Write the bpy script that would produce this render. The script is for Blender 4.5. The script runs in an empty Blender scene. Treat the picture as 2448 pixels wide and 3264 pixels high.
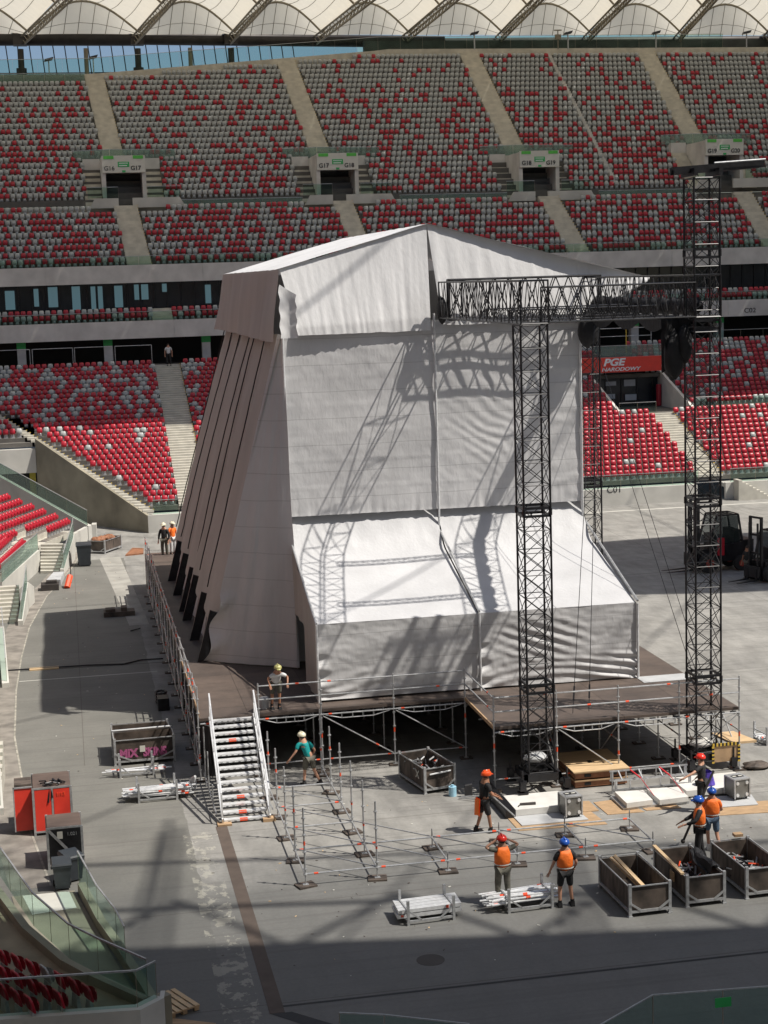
import bpy, math, random
import numpy as np
from mathutils import Vector, Matrix
R=random.Random(7)
sc=bpy.context.scene; COL=sc.collection
PI=math.pi
# ---------------------------------------------------------------- camera, sky, sun, exposure
cd=bpy.data.cameras.new('camera'); cam=bpy.data.objects.new('camera',cd); COL.objects.link(cam); sc.camera=cam
cd.sensor_fit='HORIZONTAL'; cd.sensor_width=36; cd.lens=36*5290/2448; cd.clip_start=.5; cd.clip_end=2000
YAW=.187
cam.matrix_world=Matrix.Translation((-5.89,-44.83,17))@Matrix.Rotation(-YAW,4,'Z')@Matrix.Rotation(PI/2-.1400,4,'X')@Matrix.Rotation(-.0312,4,'Z')
SUN=Vector((-.56,.29,-1)).normalized()
w=bpy.data.worlds.new('World'); sc.world=w; w.use_nodes=True; nt=w.node_tree; nt.nodes.clear()
sky=nt.nodes.new('ShaderNodeTexSky'); sky.sky_type='NISHITA'; sky.sun_disc=False
sky.sun_elevation=math.asin(-SUN.z); sky.sun_rotation=math.atan2(-SUN.x,-SUN.y); sky.air_density=1.0; sky.dust_density=1.2
bg=nt.nodes.new('ShaderNodeBackground'); bg.inputs[1].default_value=.085; wo=nt.nodes.new('ShaderNodeOutputWorld')
nt.links.new(sky.outputs[0],bg.inputs[0]); nt.links.new(bg.outputs[0],wo.inputs[0])
sl=bpy.data.lights.new('sun','SUN'); sl.energy=4.6; sl.angle=math.radians(.53); sl.color=(1,.94,.85)
so=bpy.data.objects.new('sun',sl); COL.objects.link(so); so.rotation_euler=SUN.to_track_quat('-Z','Y').to_euler(); so.location=(60,-60,120)
sc.view_settings.view_transform='Standard'; sc.view_settings.look='None'; sc.view_settings.exposure=0.33; sc.view_settings.gamma=1
sc.render.resolution_x=768; sc.render.resolution_y=1024
sc.cycles.max_bounces=7; sc.cycles.transparent_max_bounces=16
# ---------------------------------------------------------------- materials
def mat(name,col,rough=.7,metal=0,var=.12,scale=3.0,bump=0,bscale=None,col2=None,stretch=None,spec=None,detail=4):
    m=bpy.data.materials.new(name); m.use_nodes=True; n=m.node_tree; b=n.nodes['Principled BSDF']
    b.inputs['Roughness'].default_value=rough; b.inputs['Metallic'].default_value=metal
    if spec is not None: b.inputs['Specular IOR Level'].default_value=spec
    tc=n.nodes.new('ShaderNodeTexCoord'); mp=n.nodes.new('ShaderNodeMapping'); n.links.new(tc.outputs['Object'],mp.inputs[0])
    if stretch: mp.inputs['Scale'].default_value=stretch
    nz=n.nodes.new('ShaderNodeTexNoise'); nz.inputs['Scale'].default_value=scale; nz.inputs['Detail'].default_value=detail; n.links.new(mp.outputs[0],nz.inputs[0])
    cr=n.nodes.new('ShaderNodeValToRGB'); cr.color_ramp.elements[0].position=.3; cr.color_ramp.elements[1].position=.7
    c2=col2 if col2 else [c*(1-var*2) for c in col]
    cr.color_ramp.elements[0].color=(*c2,1); cr.color_ramp.elements[1].color=(*[min(1,c*(1+var)) for c in col],1)
    n.links.new(nz.outputs[0],cr.inputs[0]); n.links.new(cr.outputs[0],b.inputs['Base Color'])
    if bump:
        bz=n.nodes.new('ShaderNodeTexNoise'); bz.inputs['Scale'].default_value=bscale or scale*4; bz.inputs['Detail'].default_value=6; n.links.new(mp.outputs[0],bz.inputs[0])
        bp=n.nodes.new('ShaderNodeBump'); bp.inputs['Strength'].default_value=1; bp.inputs['Distance'].default_value=bump
        n.links.new(bz.outputs[0],bp.inputs['Height']); n.links.new(bp.outputs[0],b.inputs['Normal'])
    m.diffuse_color=(*col,1)
    return m
def nd(n,t,**k):
    x=n.nodes.new(t)
    for a,v in k.items(): setattr(x,a,v)
    return x
def tarp_mat(name,col,trans=.12):
    m=mat(name,col,.62,0,.055,.45,.012,5.0,stretch=(1.6,1.6,.7),detail=9)
    n=m.node_tree; b=n.nodes['Principled BSDF']; out=n.nodes['Material Output']
    tr=nd(n,'ShaderNodeBsdfTranslucent'); tr.inputs[0].default_value=(*col,1); mx=nd(n,'ShaderNodeMixShader'); mx.inputs[0].default_value=trans
    n.links.new(b.outputs[0],mx.inputs[1]); n.links.new(tr.outputs[0],mx.inputs[2]); n.links.new(mx.outputs[0],out.inputs[0]); return m
def glass_mat(name,tint=(.80,.90,.86),refl=.10,milk=.0):
    m=bpy.data.materials.new(name); m.use_nodes=True; n=m.node_tree; n.nodes.clear()
    out=nd(n,'ShaderNodeOutputMaterial'); t=nd(n,'ShaderNodeBsdfTransparent'); t.inputs[0].default_value=(*tint,1)
    g=nd(n,'ShaderNodeBsdfGlossy'); g.inputs['Roughness'].default_value=.03
    d=nd(n,'ShaderNodeBsdfDiffuse'); d.inputs[0].default_value=(.45,.55,.5,1)
    f=nd(n,'ShaderNodeLayerWeight'); f.inputs[0].default_value=.12
    fm=nd(n,'ShaderNodeMath',operation='MULTIPLY'); fm.inputs[1].default_value=.35; n.links.new(f.outputs['Facing'],fm.inputs[0])
    mx=nd(n,'ShaderNodeMixShader'); mx2=nd(n,'ShaderNodeMixShader'); mx2.inputs[0].default_value=milk
    n.links.new(t.outputs[0],mx2.inputs[1]); n.links.new(d.outputs[0],mx2.inputs[2])
    n.links.new(fm.outputs[0],mx.inputs[0]); n.links.new(mx2.outputs[0],mx.inputs[1]); n.links.new(g.outputs[0],mx.inputs[2]); n.links.new(mx.outputs[0],out.inputs[0])
    return m
M={}
M['conc']=mat('concrete',(.62,.60,.56),.85,0,.10,.7,.004,12)
M['conc_w']=mat('concrete_white',(.52,.51,.47),.85,0,.08,.6,.004,12)
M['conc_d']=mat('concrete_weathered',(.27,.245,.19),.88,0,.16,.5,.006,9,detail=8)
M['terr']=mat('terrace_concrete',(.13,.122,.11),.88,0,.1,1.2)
M['stair']=mat('stair_concrete',(.60,.56,.47),.85,0,.1,1.5)
M['stairL']=mat('lower_stair_concrete',(.50,.48,.42),.85,0,.08,1.5)
M['steel']=mat('galvanised_steel',(.50,.51,.52),.42,.55,.12,9)
M['alu']=mat('bright_aluminium',(.74,.75,.76),.40,.35,.08,8)
M['black']=mat('black_powder_coat',(.022,.022,.025),.38,.3,.2,6)
M['drape']=mat('black_cloth',(.012,.012,.014),.75,0,.2,3,.03,4)
M['ply']=mat('brown_film_plywood',(.115,.082,.068),.55,0,.15,1.1,stretch=(1,3,1))
M['plyd']=mat('crate_plywood',(.10,.078,.064),.65,0,.38,1.7,stretch=(1,3,1),bump=.004)
M['wood']=mat('pale_plywood',(.60,.43,.25),.6,0,.08,2.5,stretch=(1,6,1))
M['woodo']=mat('worn_plywood',(.42,.28,.16),.7,0,.14,2.5,stretch=(1,5,1))
M['wplank']=mat('grey_board',(.45,.46,.47),.6,0,.06,2)
M['whiteb']=mat('white_board',(.66,.65,.62),.55,0,.06,2)
M['orange_d']=mat('reddish_timber',(.30,.13,.065),.7,0,.15,4)
M['red']=mat('red_panel',(.74,.05,.03),.4,0,.05,2)
M['tag']=mat('red_orange_marking',(.80,.09,.03),.5,0,.05,4)
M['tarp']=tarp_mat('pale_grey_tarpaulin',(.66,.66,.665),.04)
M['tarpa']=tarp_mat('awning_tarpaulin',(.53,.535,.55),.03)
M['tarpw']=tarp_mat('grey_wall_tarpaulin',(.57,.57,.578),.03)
M['tarps']=tarp_mat('shaded_side_tarpaulin',(.42,.405,.375),.03)  # same cloth as the front; side shade and warm bounce mixed into its colour
M['memb']=tarp_mat('roof_membrane',(.80,.76,.66),.40)
M['memb2']=M['memb']
M['tube']=mat('dark_grey_steel',(.055,.048,.045),.55,.3,.15,1)
M['truss_b']=mat('brown_grey_steel',(.27,.235,.175),.6,.1,.1,1)
def seams(m,per,wd,dark):
    n=M[m].node_tree; b=n.nodes['Principled BSDF']; l=b.inputs['Base Color'].links[0].from_socket
    tc=nd(n,'ShaderNodeTexCoord'); sp=nd(n,'ShaderNodeSeparateXYZ'); n.links.new(tc.outputs['Object'],sp.inputs[0])
    def mt(op,a,c):
        x=nd(n,'ShaderNodeMath',operation=op)
        for i,q in enumerate((a,c)):
            if isinstance(q,(int,float)): x.inputs[i].default_value=q
            else: n.links.new(q,x.inputs[i])
        return x.outputs[0]
    nz=nd(n,'ShaderNodeTexNoise'); nz.inputs['Scale'].default_value=.5; n.links.new(tc.outputs['Object'],nz.inputs[0])
    z=mt('ADD',mt('ADD',sp.outputs[2],20.0),mt('MULTIPLY',nz.outputs[0],.12)); a=mt('LESS_THAN',mt('FRACT',mt('DIVIDE',z,per),0),wd/per)
    x=nd(n,'ShaderNodeMix',data_type='RGBA',blend_type='MULTIPLY'); n.links.new(mt('MULTIPLY',a,1.0),x.inputs[0]); n.links.new(l,x.inputs[6]); x.inputs[7].default_value=(dark,dark,dark,1); n.links.new(x.outputs[2],b.inputs['Base Color'])
seams('tarpw',1.02,.03,.78)
M['glass']=glass_mat('clear_green_glass')
M['glassm']=glass_mat('milky_green_glass',(.62,.72,.68),.1,.22)
M['dark']=mat('dark_interior',(.012,.013,.015),.6,0,.2,1)
M['dglass']=mat('dark_glazing',(.02,.026,.032),.12,0,.2,.6)
M['seat_r']=mat('red_seat_plastic',(.40,.014,.03),.36,0,.05,1)
M['seat_g']=mat('grey_seat_plastic',(.385,.395,.385),.42,0,.05,1)
M['yellow']=mat('yellow_paint',(.62,.42,.06),.7,0,.1,3)
M['green']=mat('green_sign',(.03,.40,.10),.5,0,.04,3)
M['greenl']=mat('green_light_panel',(.10,.48,.07),.5,0,.04,3)
M['sign_w']=mat('white_sign',(.62,.61,.55),.6,0,.03,3)
M['ink']=mat('black_lettering',(.02,.02,.02),.6,0,.02,3)
M['white']=mat('white_lettering',(.85,.85,.85),.5,0,.02,3)
M['skin']=mat('skin',(.50,.27,.18),.5,0,.05,8)
M['skin2']=mat('tanned_skin',(.36,.17,.10),.5,0,.05,8)
M['cblack']=mat('black_clothing',(.018,.018,.02),.8,0,.2,9,.01,20)
M['hivis']=mat('orange_high_visibility',(1.0,.20,.025),.6,0,.02,7,.02,9)
M['refl']=mat('reflective_band',(.60,.62,.58),.35,0,.05,5)
M['teal']=mat('teal_cotton',(.0,.27,.27),.75,0,.08,8,.012,14)
M['wshirt']=mat('pale_grey_cotton',(.62,.62,.62),.8,0,.06,8,.012,14)
M['khaki']=mat('khaki_shorts',(.13,.125,.10),.8,0,.2,9)
M['denim']=mat('blue_denim',(.08,.13,.20),.8,0,.2,9)
M['hred']=mat('red_helmet',(.75,.035,.02),.25,0,.02,3)
M['hora']=mat('orange_red_helmet',(.85,.10,.02),.25,0,.02,3)
M['hblue']=mat('blue_helmet',(.02,.09,.42),.25,0,.02,3)
M['hcream']=mat('cream_helmet',(.70,.66,.50),.3,0,.02,3)
M['holive']=mat('olive_yellow_helmet',(.42,.40,.16),.35,0,.02,3)
M['hair']=mat('dark_hair',(.03,.02,.015),.7,0,.1,9)
M['rubber']=mat('black_rubber',(.02,.02,.02),.8,0,.1,5)
M['bin']=mat('dark_grey_plastic',(.035,.042,.05),.45,0,.1,4)
M['blue']=mat('clear_blue_plastic',(.35,.60,.75),.25,0,.05,4)
M['pink']=mat('pink_spray_paint',(.42,.10,.24),.7,0,.15,8)
M['purple']=mat('purple_packaging',(.10,.06,.45),.4,0,.3,9)
M['strap']=mat('red_strap',(.55,.02,.03),.5,0,.1,4)
M['redpoly']=M['red']
# ---------------------------------------------------------------- helpers
class MB:
    def __init__(s): s.v=[]; s.f=[]; s.m=[]; s.mi=0
    def quad(s,a,b,c,d): i=len(s.v); s.v+=[tuple(a),tuple(b),tuple(c),tuple(d)]; s.f.append((i,i+1,i+2,i+3)); s.m.append(s.mi)
    def poly(s,ps): i=len(s.v); s.v+=[tuple(p) for p in ps]; s.f.append(tuple(range(i,i+len(ps)))); s.m.append(s.mi)
    def hexa(s,p):  # 8 points, bottom 4 then top 4
        i=len(s.v); s.v+=[tuple(q) for q in p]
        for f in ((3,2,1,0),(4,5,6,7),(0,1,5,4),(1,2,6,5),(2,3,7,6),(3,0,4,7)): s.f.append(tuple(i+k for k in f)); s.m.append(s.mi)
    def box(s,x0,y0,z0,x1,y1,z1):
        s.hexa([(x0,y0,z0),(x1,y0,z0),(x1,y1,z0),(x0,y1,z0),(x0,y0,z1),(x1,y0,z1),(x1,y1,z1),(x0,y1,z1)])
    def beam(s,p,q,w,h,up=(0,0,1)):
        p=Vector(p);q=Vector(q);d=(q-p).normalized();u=Vector(up)
        if abs(d.dot(u))>.97:u=Vector((1,0,0))
        x=d.cross(u).normalized()*w/2;y=x.cross(d).normalized()*h/2
        s.hexa([p-x-y,p+x-y,q+x-y,q-x-y,p-x+y,p+x+y,q+x+y,q-x+y])
    def bar(s,p,q,r,n=6,r2=None,cap=True):
        p=Vector(p);q=Vector(q);d=(q-p)
        if d.length<1e-6:return
        d.normalize();u=Vector((0,0,1)) if abs(d.z)<.9 else Vector((1,0,0))
        x=d.cross(u).normalized();y=d.cross(x); r2=r if r2 is None else r2
        i=len(s.v)
        for k in range(n):
            a=2*PI*k/n; o=x*math.cos(a)+y*math.sin(a); s.v.append(tuple(p+o*r)); s.v.append(tuple(q+o*r2))
        for k in range(n):
            a=i+2*k;b=i+2*((k+1)%n); s.f.append((a,b,b+1,a+1)); s.m.append(s.mi)
        if cap: s.f.append(tuple(i+2*k for k in range(n))); s.m.append(s.mi); s.f.append(tuple(i+2*k+1 for k in reversed(range(n)))); s.m.append(s.mi)
    def path(s,ps,r,n=6):
        for a,b in zip(ps,ps[1:]): s.bar(a,b,r,n)
    def disc(s,c,r,h,n=12,ax=2):
        c=Vector(c);d=Vector((0,0,0));d[ax]=h; s.bar(c,c+d,r,n)
    def grid(s,P,nu,nv):
        i=len(s.v)
        for b in range(nv+1):
            for a in range(nu+1): s.v.append(tuple(P(a/nu,b/nv)))
        for b in range(nv):
            for a in range(nu):
                k=i+b*(nu+1)+a; s.f.append((k,k+1,k+nu+2,k+nu+1)); s.m.append(s.mi)
    def ell(s,c,r,nu=10,nv=7,z0=-1,z1=1):
        c=Vector(c)
        def P(a,b):
            t=a*2*PI; z=z0+(z1-z0)*b; z=math.sin(PI/2*z); k=math.sqrt(max(0,1-z*z)); return c+Vector((r[0]*k*math.cos(t),r[1]*k*math.sin(t),r[2]*z))
        s.grid(P,nu,nv)
    def build(s,name,mats,parent=None,world=False,smooth=False,loc=None):
        if not isinstance(mats,(list,tuple)): mats=[mats]
        v=s.v
        if world and parent is not None:
            o=parent.location; v=[(a-o.x,b-o.y,c-o.z) for a,b,c in v]
        if loc is not None: v=[(a-loc[0],b-loc[1],c-loc[2]) for a,b,c in v]
        me=bpy.data.meshes.new(name); me.from_pydata(v,[],s.f)
        for m in mats: me.materials.append(M[m] if isinstance(m,str) else m)
        if any(s.m): me.polygons.foreach_set('material_index',s.m)
        if smooth: me.polygons.foreach_set('use_smooth',[True]*len(me.polygons))
        o=bpy.data.objects.new(name,me); COL.objects.link(o)
        if parent is not None: o.parent=parent
        if loc is not None: o.location=loc
        return o
def tag(o,label,cat,group=None):
    o['label']=label;o['category']=cat
    if group:o['group']=group
    return o
def thing(name,label,cat,loc=(0,0,0),rz=0,group=None):
    o=bpy.data.objects.new(name,None); COL.objects.link(o); o.location=loc; o.rotation_euler=(0,0,rz); o.empty_display_size=.3
    return tag(o,label,cat,group)
def struct(o): o['kind']='structure'; return o
def dup(root,loc,rz=0,label=None,group=None):
    r=root.copy(); COL.objects.link(r); r.location=loc; r.rotation_euler=(0,0,rz)
    if label:r['label']=label
    if group:r['group']=group
    for c in list(root.children):
        k=c.copy(); COL.objects.link(k); k.parent=r
        for g in list(c.children):
            q=g.copy(); COL.objects.link(q); q.parent=k
    return r
def text(name,body,size,loc,rot,m,parent=None,extr=.01,align='LEFT',sx=1,italic=0,bold=0):
    c=bpy.data.curves.new(name,'FONT'); c.body=body; c.size=size; c.extrude=extr; c.align_x=align; c.shear=italic; c.offset=bold
    t=bpy.data.objects.new(name,c); COL.objects.link(t)
    bpy.context.view_layer.update()
    me=bpy.data.meshes.new_from_object(t.evaluated_get(bpy.context.evaluated_depsgraph_get())); bpy.data.objects.remove(t)
    me.materials.clear(); me.materials.append(M[m]); o=bpy.data.objects.new(name,me); COL.objects.link(o)
    o.rotation_euler=rot; o.scale=(sx,1,1)
    if parent is not None: o.parent=parent; o.location=(loc[0]-parent.location.x,loc[1]-parent.location.y,loc[2]-parent.location.z)
    else: o.location=loc
    return o
RX=(PI/2,0,0)
def vn(x,y,z=0,s=1.0):
    from mathutils import noise
    return noise.noise(Vector((x*s,y*s,z*s)))
# ---------------------------------------------------------------- ground
def ground():
    m=bpy.data.materials.new('arena_floor'); m.use_nodes=True; n=m.node_tree; b=n.nodes['Principled BSDF']; b.inputs['Roughness'].default_value=.75
    tc=nd(n,'ShaderNodeTexCoord'); sep=nd(n,'ShaderNodeSeparateXYZ'); n.links.new(tc.outputs['Object'],sep.inputs[0])
    def noise(scale,detail=5,st=(1,1,1),rough=.6):
        mp=nd(n,'ShaderNodeMapping'); mp.inputs['Scale'].default_value=st; n.links.new(tc.outputs['Object'],mp.inputs[0])
        z=nd(n,'ShaderNodeTexNoise'); z.inputs['Scale'].default_value=scale; z.inputs['Detail'].default_value=detail; z.inputs['Roughness'].default_value=rough; n.links.new(mp.outputs[0],z.inputs[0]); return z.outputs[0]
    def ramp(src,stops):
        r=nd(n,'ShaderNodeValToRGB'); e=r.color_ramp.elements
        while len(e)<len(stops): e.new(.5)
        for k,(p,c) in enumerate(stops): e[k].position=p; e[k].color=(c,c,c,1) if not isinstance(c,tuple) else (*c,1)
        n.links.new(src,r.inputs[0]); return r.outputs[0]
    def mix(f,a,c,mode='MIX'):
        x=nd(n,'ShaderNodeMix',data_type='RGBA',blend_type=mode)
        for i,s in ((0,f),(6,a),(7,c)):
            if isinstance(s,(int,float)): x.inputs[i].default_value=s
            elif isinstance(s,tuple): x.inputs[i].default_value=(*s,1)
            else: n.links.new(s,x.inputs[i])
        return x.outputs[2]
    def mth(op,a,c=None,d=None):
        x=nd(n,'ShaderNodeMath',operation=op)
        for i,s in enumerate((a,c,d)):
            if s is None: continue
            if isinstance(s,(int,float)): x.inputs[i].default_value=s
            else: n.links.new(s,x.inputs[i])
        return x.outputs[0]
    X,Y=sep.outputs[0],sep.outputs[1]
    base=ramp(noise(.22,6),[(.3,(.225,.220,.207)),(.5,(.285,.278,.26)),(.72,(.345,.336,.312))])
    dirt=ramp(noise(1.4,8,(1,.35,1)),[(.35,.72),(.62,1.0)])
    fine=ramp(noise(9,8),[(.3,.90),(.7,1.05)])
    base=mix(1,base,dirt,'MULTIPLY'); base=mix(1,base,fine,'MULTIPLY')
    # darker resin lane left of the stage
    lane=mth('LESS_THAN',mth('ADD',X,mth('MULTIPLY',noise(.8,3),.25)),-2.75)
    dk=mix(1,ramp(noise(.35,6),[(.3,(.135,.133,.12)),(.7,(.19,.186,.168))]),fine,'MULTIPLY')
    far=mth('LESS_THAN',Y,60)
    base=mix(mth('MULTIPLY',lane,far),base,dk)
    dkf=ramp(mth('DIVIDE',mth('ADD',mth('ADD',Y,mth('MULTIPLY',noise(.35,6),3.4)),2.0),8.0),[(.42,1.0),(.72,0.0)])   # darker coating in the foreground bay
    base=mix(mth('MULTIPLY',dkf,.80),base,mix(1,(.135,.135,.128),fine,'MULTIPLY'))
    # worn white paint patches on the lane edge
    pa=mth('MULTIPLY',mth('GREATER_THAN',X,-3.1),mth('LESS_THAN',X,-2.2)); pa=mth('MULTIPLY',pa,mth('LESS_THAN',Y,5.5))
    wn=mth('GREATER_THAN',noise(1.6,9,(1,.8,1),.7),.53)
    base=mix(mth('MULTIPLY',mth('MULTIPLY',pa,wn),.38),base,(.50,.48,.40))
    # slab joints
    for k,(co,per,off,wd) in enumerate(((Y,6.35,1.15,.035),(X,11.6,6.0,.03))):
        fr=mth('FRACT',mth('DIVIDE',mth('ADD',co,off+per*20),per)); ln=mth('LESS_THAN',fr,wd/per)
        if k==1: ln=mth('MULTIPLY',ln,mth('GREATER_THAN',Y,14))
        base=mix(mth('MULTIPLY',ln,.65),base,(.07,.06,.05))
    for st_,rz_ in (((.10,3.2,1),.5),((.12,4.5,1),-.35),((.09,2.6,1),1.35)):
        mp=nd(n,'ShaderNodeMapping'); mp.inputs['Rotation'].default_value=(0,0,rz_); mp.inputs['Scale'].default_value=st_; n.links.new(tc.outputs['Object'],mp.inputs[0])
        z=nd(n,'ShaderNodeTexNoise'); z.inputs['Scale'].default_value=1.0; z.inputs['Detail'].default_value=3; z.inputs['Distortion'].default_value=.4; n.links.new(mp.outputs[0],z.inputs[0])
        base=mix(mth('MULTIPLY',ramp(z.outputs[0],[(.60,0.0),(.66,1.0)]),.28),base,(.11,.105,.10))
    st=mth('GREATER_THAN',noise(.9,6,(1,1,1),.75),.66); base=mix(mth('MULTIPLY',st,.35),base,(.10,.09,.08))
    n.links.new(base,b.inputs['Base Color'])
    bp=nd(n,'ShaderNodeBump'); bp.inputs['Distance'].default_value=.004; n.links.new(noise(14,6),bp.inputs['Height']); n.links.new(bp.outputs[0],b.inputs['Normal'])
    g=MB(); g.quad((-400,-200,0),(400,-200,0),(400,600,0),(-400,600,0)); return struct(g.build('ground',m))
ground()
CURB=[(-.41,72.8),(-5.2,65.4),(-5.5,63.3),(-5.95,58.4),(-6.9,52),(-7.56,48.3),(-8.36,39.8),(-8.6,33),(-8.68,26.4),(-8.55,18.7),(-8.1,12.3),(-7.75,7.1),(-7.1,2),(-6.4,-2),(-5.2,-6)]
def offs(pts,d):
    out=[]
    for i,p in enumerate(pts):
        a=pts[max(0,i-1)];b=pts[min(len(pts)-1,i+1)];t=Vector((b[0]-a[0],b[1]-a[1])).normalized(); out.append((p[0]+t.y*d,p[1]-t.x*d))
    return out
def strip(name,pts,d0,d1,z,m):
    a=offs(pts,d0);c=offs(pts,d1);g=MB()
    for k in range(len(pts)-1): g.quad((*a[k],z),(*a[k+1],z),(*c[k+1],z),(*c[k],z))
    return struct(g.build(name,m))
M['pav']=mat('paving_slabs',(.235,.215,.19),.85,0,.2,1.5)
strip('edge_paving',CURB[2:-2],.06,1.15,.004,'pav')
strip('pale_edge_line',CURB[1:-2],-.02,.05,.008,mat('worn_pale_line',(.36,.34,.29),.85,0,.25,3))
g=MB(); g.box(-2.02,-8.0,0,-1.66,5.9,.006); g.build('trench_cover',mat('brown_trench_cover',(.10,.076,.062),.8,0,.1,2))['kind']='structure'
g=MB(); g.poly([(-2.0,-8.02,.006),(-1.5,-8.02,.006),(1.2,-10.9,.006),(.8,-11.2,.006)]); struct(g.build('floor_joint',M['dark']))
g=MB(); g.poly([(-1.7,-7.72,.004),(14,-7.72,.004),(14,-7.62,.004),(-1.7,-7.62,.004)]); struct(g.build('floor_joint',M['dark']))
g=MB(); g.poly([(-9.3,29.95,.003),(-2.2,29.65,.003),(-2.2,29.75,.003),(-9.3,30.05,.003)]); struct(g.build('floor_joint',M['dark']))
g=MB(); g.poly([(-8.6,27.9,.004),(-2.6,27.9,.004),(-2.6,28.0,.004),(-8.6,28.0,.004)]); struct(g.build('floor_marking','conc_w'))
g=MB(); g.poly([(-3.4,38.5,.004),(-2.4,38.5,.004),(-3.1,60.5,.004),(-4.4,60.5,.004)]); struct(g.build('floor_marking',mat('pale_floor_paint',(.34,.33,.30),.8,0,.12,1)))
g=MB(); g.disc((2.3,-5.95,0),.36,.005,20); tag(g.build('manhole_cover','tube'),'round metal manhole cover in the shaded foreground floor','manhole cover')
# far bright kerb and lines near the opposite stand
g=MB(); g.box(24,70.9,0,39.6,71.25,.5); tag(g.build('low_barrier','whiteb'),'long low white barrier at the foot of the far red stand','barrier')
g=MB(); g.box(12,67.2,0,60,67.5,.005); struct(g.build('floor_marking',M['conc_w']))
# ---------------------------------------------------------------- seats
SV=[];SF=[]
def seat_mesh():
    # rounded shell backrest + folded seat, facing -y ; z=0 is the tread
    mb=MB()
    def P(a,b):
        x=(a-.5)*.405; k=math.sin(PI*a)**.4 if 0<a<1 else 0; z=.34+.37*b
        if b>.75: x*=1-.25*((b-.75)/.25)**2
        return (x,-.06-.05*math.sin(PI*min(1,b*1.0))*0-.05*k*math.sin(PI*b)+.10*b-.04, z)
    mb.grid(P,4,3)
    def Q(a,b): p=P(1-a,b); return (p[0],p[1]+.05,p[2])
    mb.grid(Q,4,3)
    n=len(mb.v)//2
    for b in range(3): 
        k=b*5; mb.f.append((k,k+5,n+k+5+4,n+k+4)); mb.m.append(0); mb.f.append((k+4,n+k,n+k+5,k+9)); mb.m.append(0)
    mb.f.append((15,16,17,18,19,n+15,n+16,n+17,n+18,n+19)); mb.m.append(0)
    # folded seat pan
    def S(a,b):
        x=(a-.5)*.37; return (x,-.13-.07*math.sin(PI*a)-.05*math.sin(PI*b),.29+.30*b)
    mb.grid(S,3,3)
    return mb
SM=seat_mesh(); 
SMi=MB(); SMi.hexa([(-.17,-.12,0),(.17,-.12,0),(.17,-.02,0),(-.17,-.02,0),(-.1,-.1,.34),(.1,-.1,.34),(.1,-.03,.34),(-.1,-.03,.34)])
def seat_obj(color,label,group,protos={}):
    if (color,'m') not in protos:
        me=SM.build('backrest','seat_'+color,None,smooth=True); protos[(color,'m')]=me.data; bpy.data.objects.remove(me)
        lg=SMi.build('leg','steel'); protos['l']=lg.data; bpy.data.objects.remove(lg)
    return protos[(color,'m')],protos['l']
seats=[]   # (x,y,z,rz,color,block)
RS=random.Random(11)
def addseat(x,y,z,rz,p,block): seats.append((x,y,z,rz,'r' if RS.random()<p else 'g',block))
# row tables -------------------------------------------------
LV0,LZ0,RUN,LR=71.3,1.25,.8,.305
def lz(v): return 1.9+.38*(v-71.5)
def cut_left(v): return -.8-.674*(v-70)+.72
AISLE_U=[(18.18,20.1,-.07),(-1.12,.75,-.09),(37.1,39.1,-.035),(55.8,57.8,.01),(74,76,.03)]
AISLE_L=[(-.1,1.95),(19.6,21.4),(39.0,40.95),(57.6,59.5)]
UZ0,UV0,UR=18.75,99.5,.58
def rim(u): return 37.4+ (0 if u<-2 else (2.6*(u+2)/30 if u<28 else 2.6+.15))
PORT=[(.3,24.7),(19.6,24.6),(38.7,24.5),(57.0,25.3)]
# lower aisles
LA=[(1.75,3.6,lambda v:-.06),(39.9,41.9,None),(21,23,None),(60.5,62.5,None)]
def in_low_aisle(u,v):
    if 1.45-.0*(v-94)<u-( -.135*(v-94.5))*0<3.6 : 
        return True
    return 39.85<u<41.9 or 20.5<u<22.4 or 60.3<u<62.3
for i in range(29):
    v=LV0+RUN*i; z=lz(v)-.15
    p=.97-.42*max(0,(i-7)/20)
    u=-13.0+.25*(i%2)
    while u<66:
        u+=.5
        if v<86.5 and u<cut_left(v)+.42 and not (v>82 and u<cut_left(v)-.9 and u<-8.6): continue
        if v>=86.5 and u<cut_left(v)+.3 and u>cut_left(v)-1.1: continue
        if in_low_aisle(u,v) or (i==13 and u>43): continue
        if 37.2<u<43.9 and 81.3<v<88.4: continue
        if 37.2<u<43.9 and v>=88.4 and not (int(u*2)%5<3): continue
        addseat(u,v+.35,z,0,p,'L' if u<12 else ('C' if v<81.6 else 'D'))
for i in range(2):
    v=96.6+RUN*i; u=-13
    while u<66:
        u+=.5
        if 1.6<u<3.4 or 20.6<u<22.4 or 41<u<43: continue
        addseat(u,v+.3,14.05+.42*i,0,.58,'M')
for i in range(9):
    v=UV0+RUN*i; z=UZ0+UR*i; u=-14+.25*(i%2)
    while u<68:
        u+=.5
        if any(a-.1-.1*(v-99.5)*.9*(k<0)<=u<=b+.1-.1*(v-99.5)*(k<0) for (a,b),k in zip(AISLE_L,(-1,-1,-1,0))): continue
        if i>7 and any(abs(u-c)<3.3 for c,_ in PORT): continue
        addseat(u,v+.35,z,0,.55,'U')
NU=27
for i in range(NU):
    v=107.9+RUN*i; z=24.7+UR*i; u=-14+.25*(i%2)
    while u<70:
        u+=.5
        if z>rim(u)-.55: continue
        if v>113.3 and any(a+k*(v-112)-.1<=u<=b+k*(v-112)+.1 for a,b,k in AISLE_U): continue
        if v<=113.3 and any(abs(u-c)<3.5 for c,_ in PORT): continue
        if 46.3-.02*(v-110)<u<46.75-.02*(v-110) and v>109: continue
        addseat(u,v+.35,z,0,.50-.35*min(1,i/21),'U')
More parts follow.
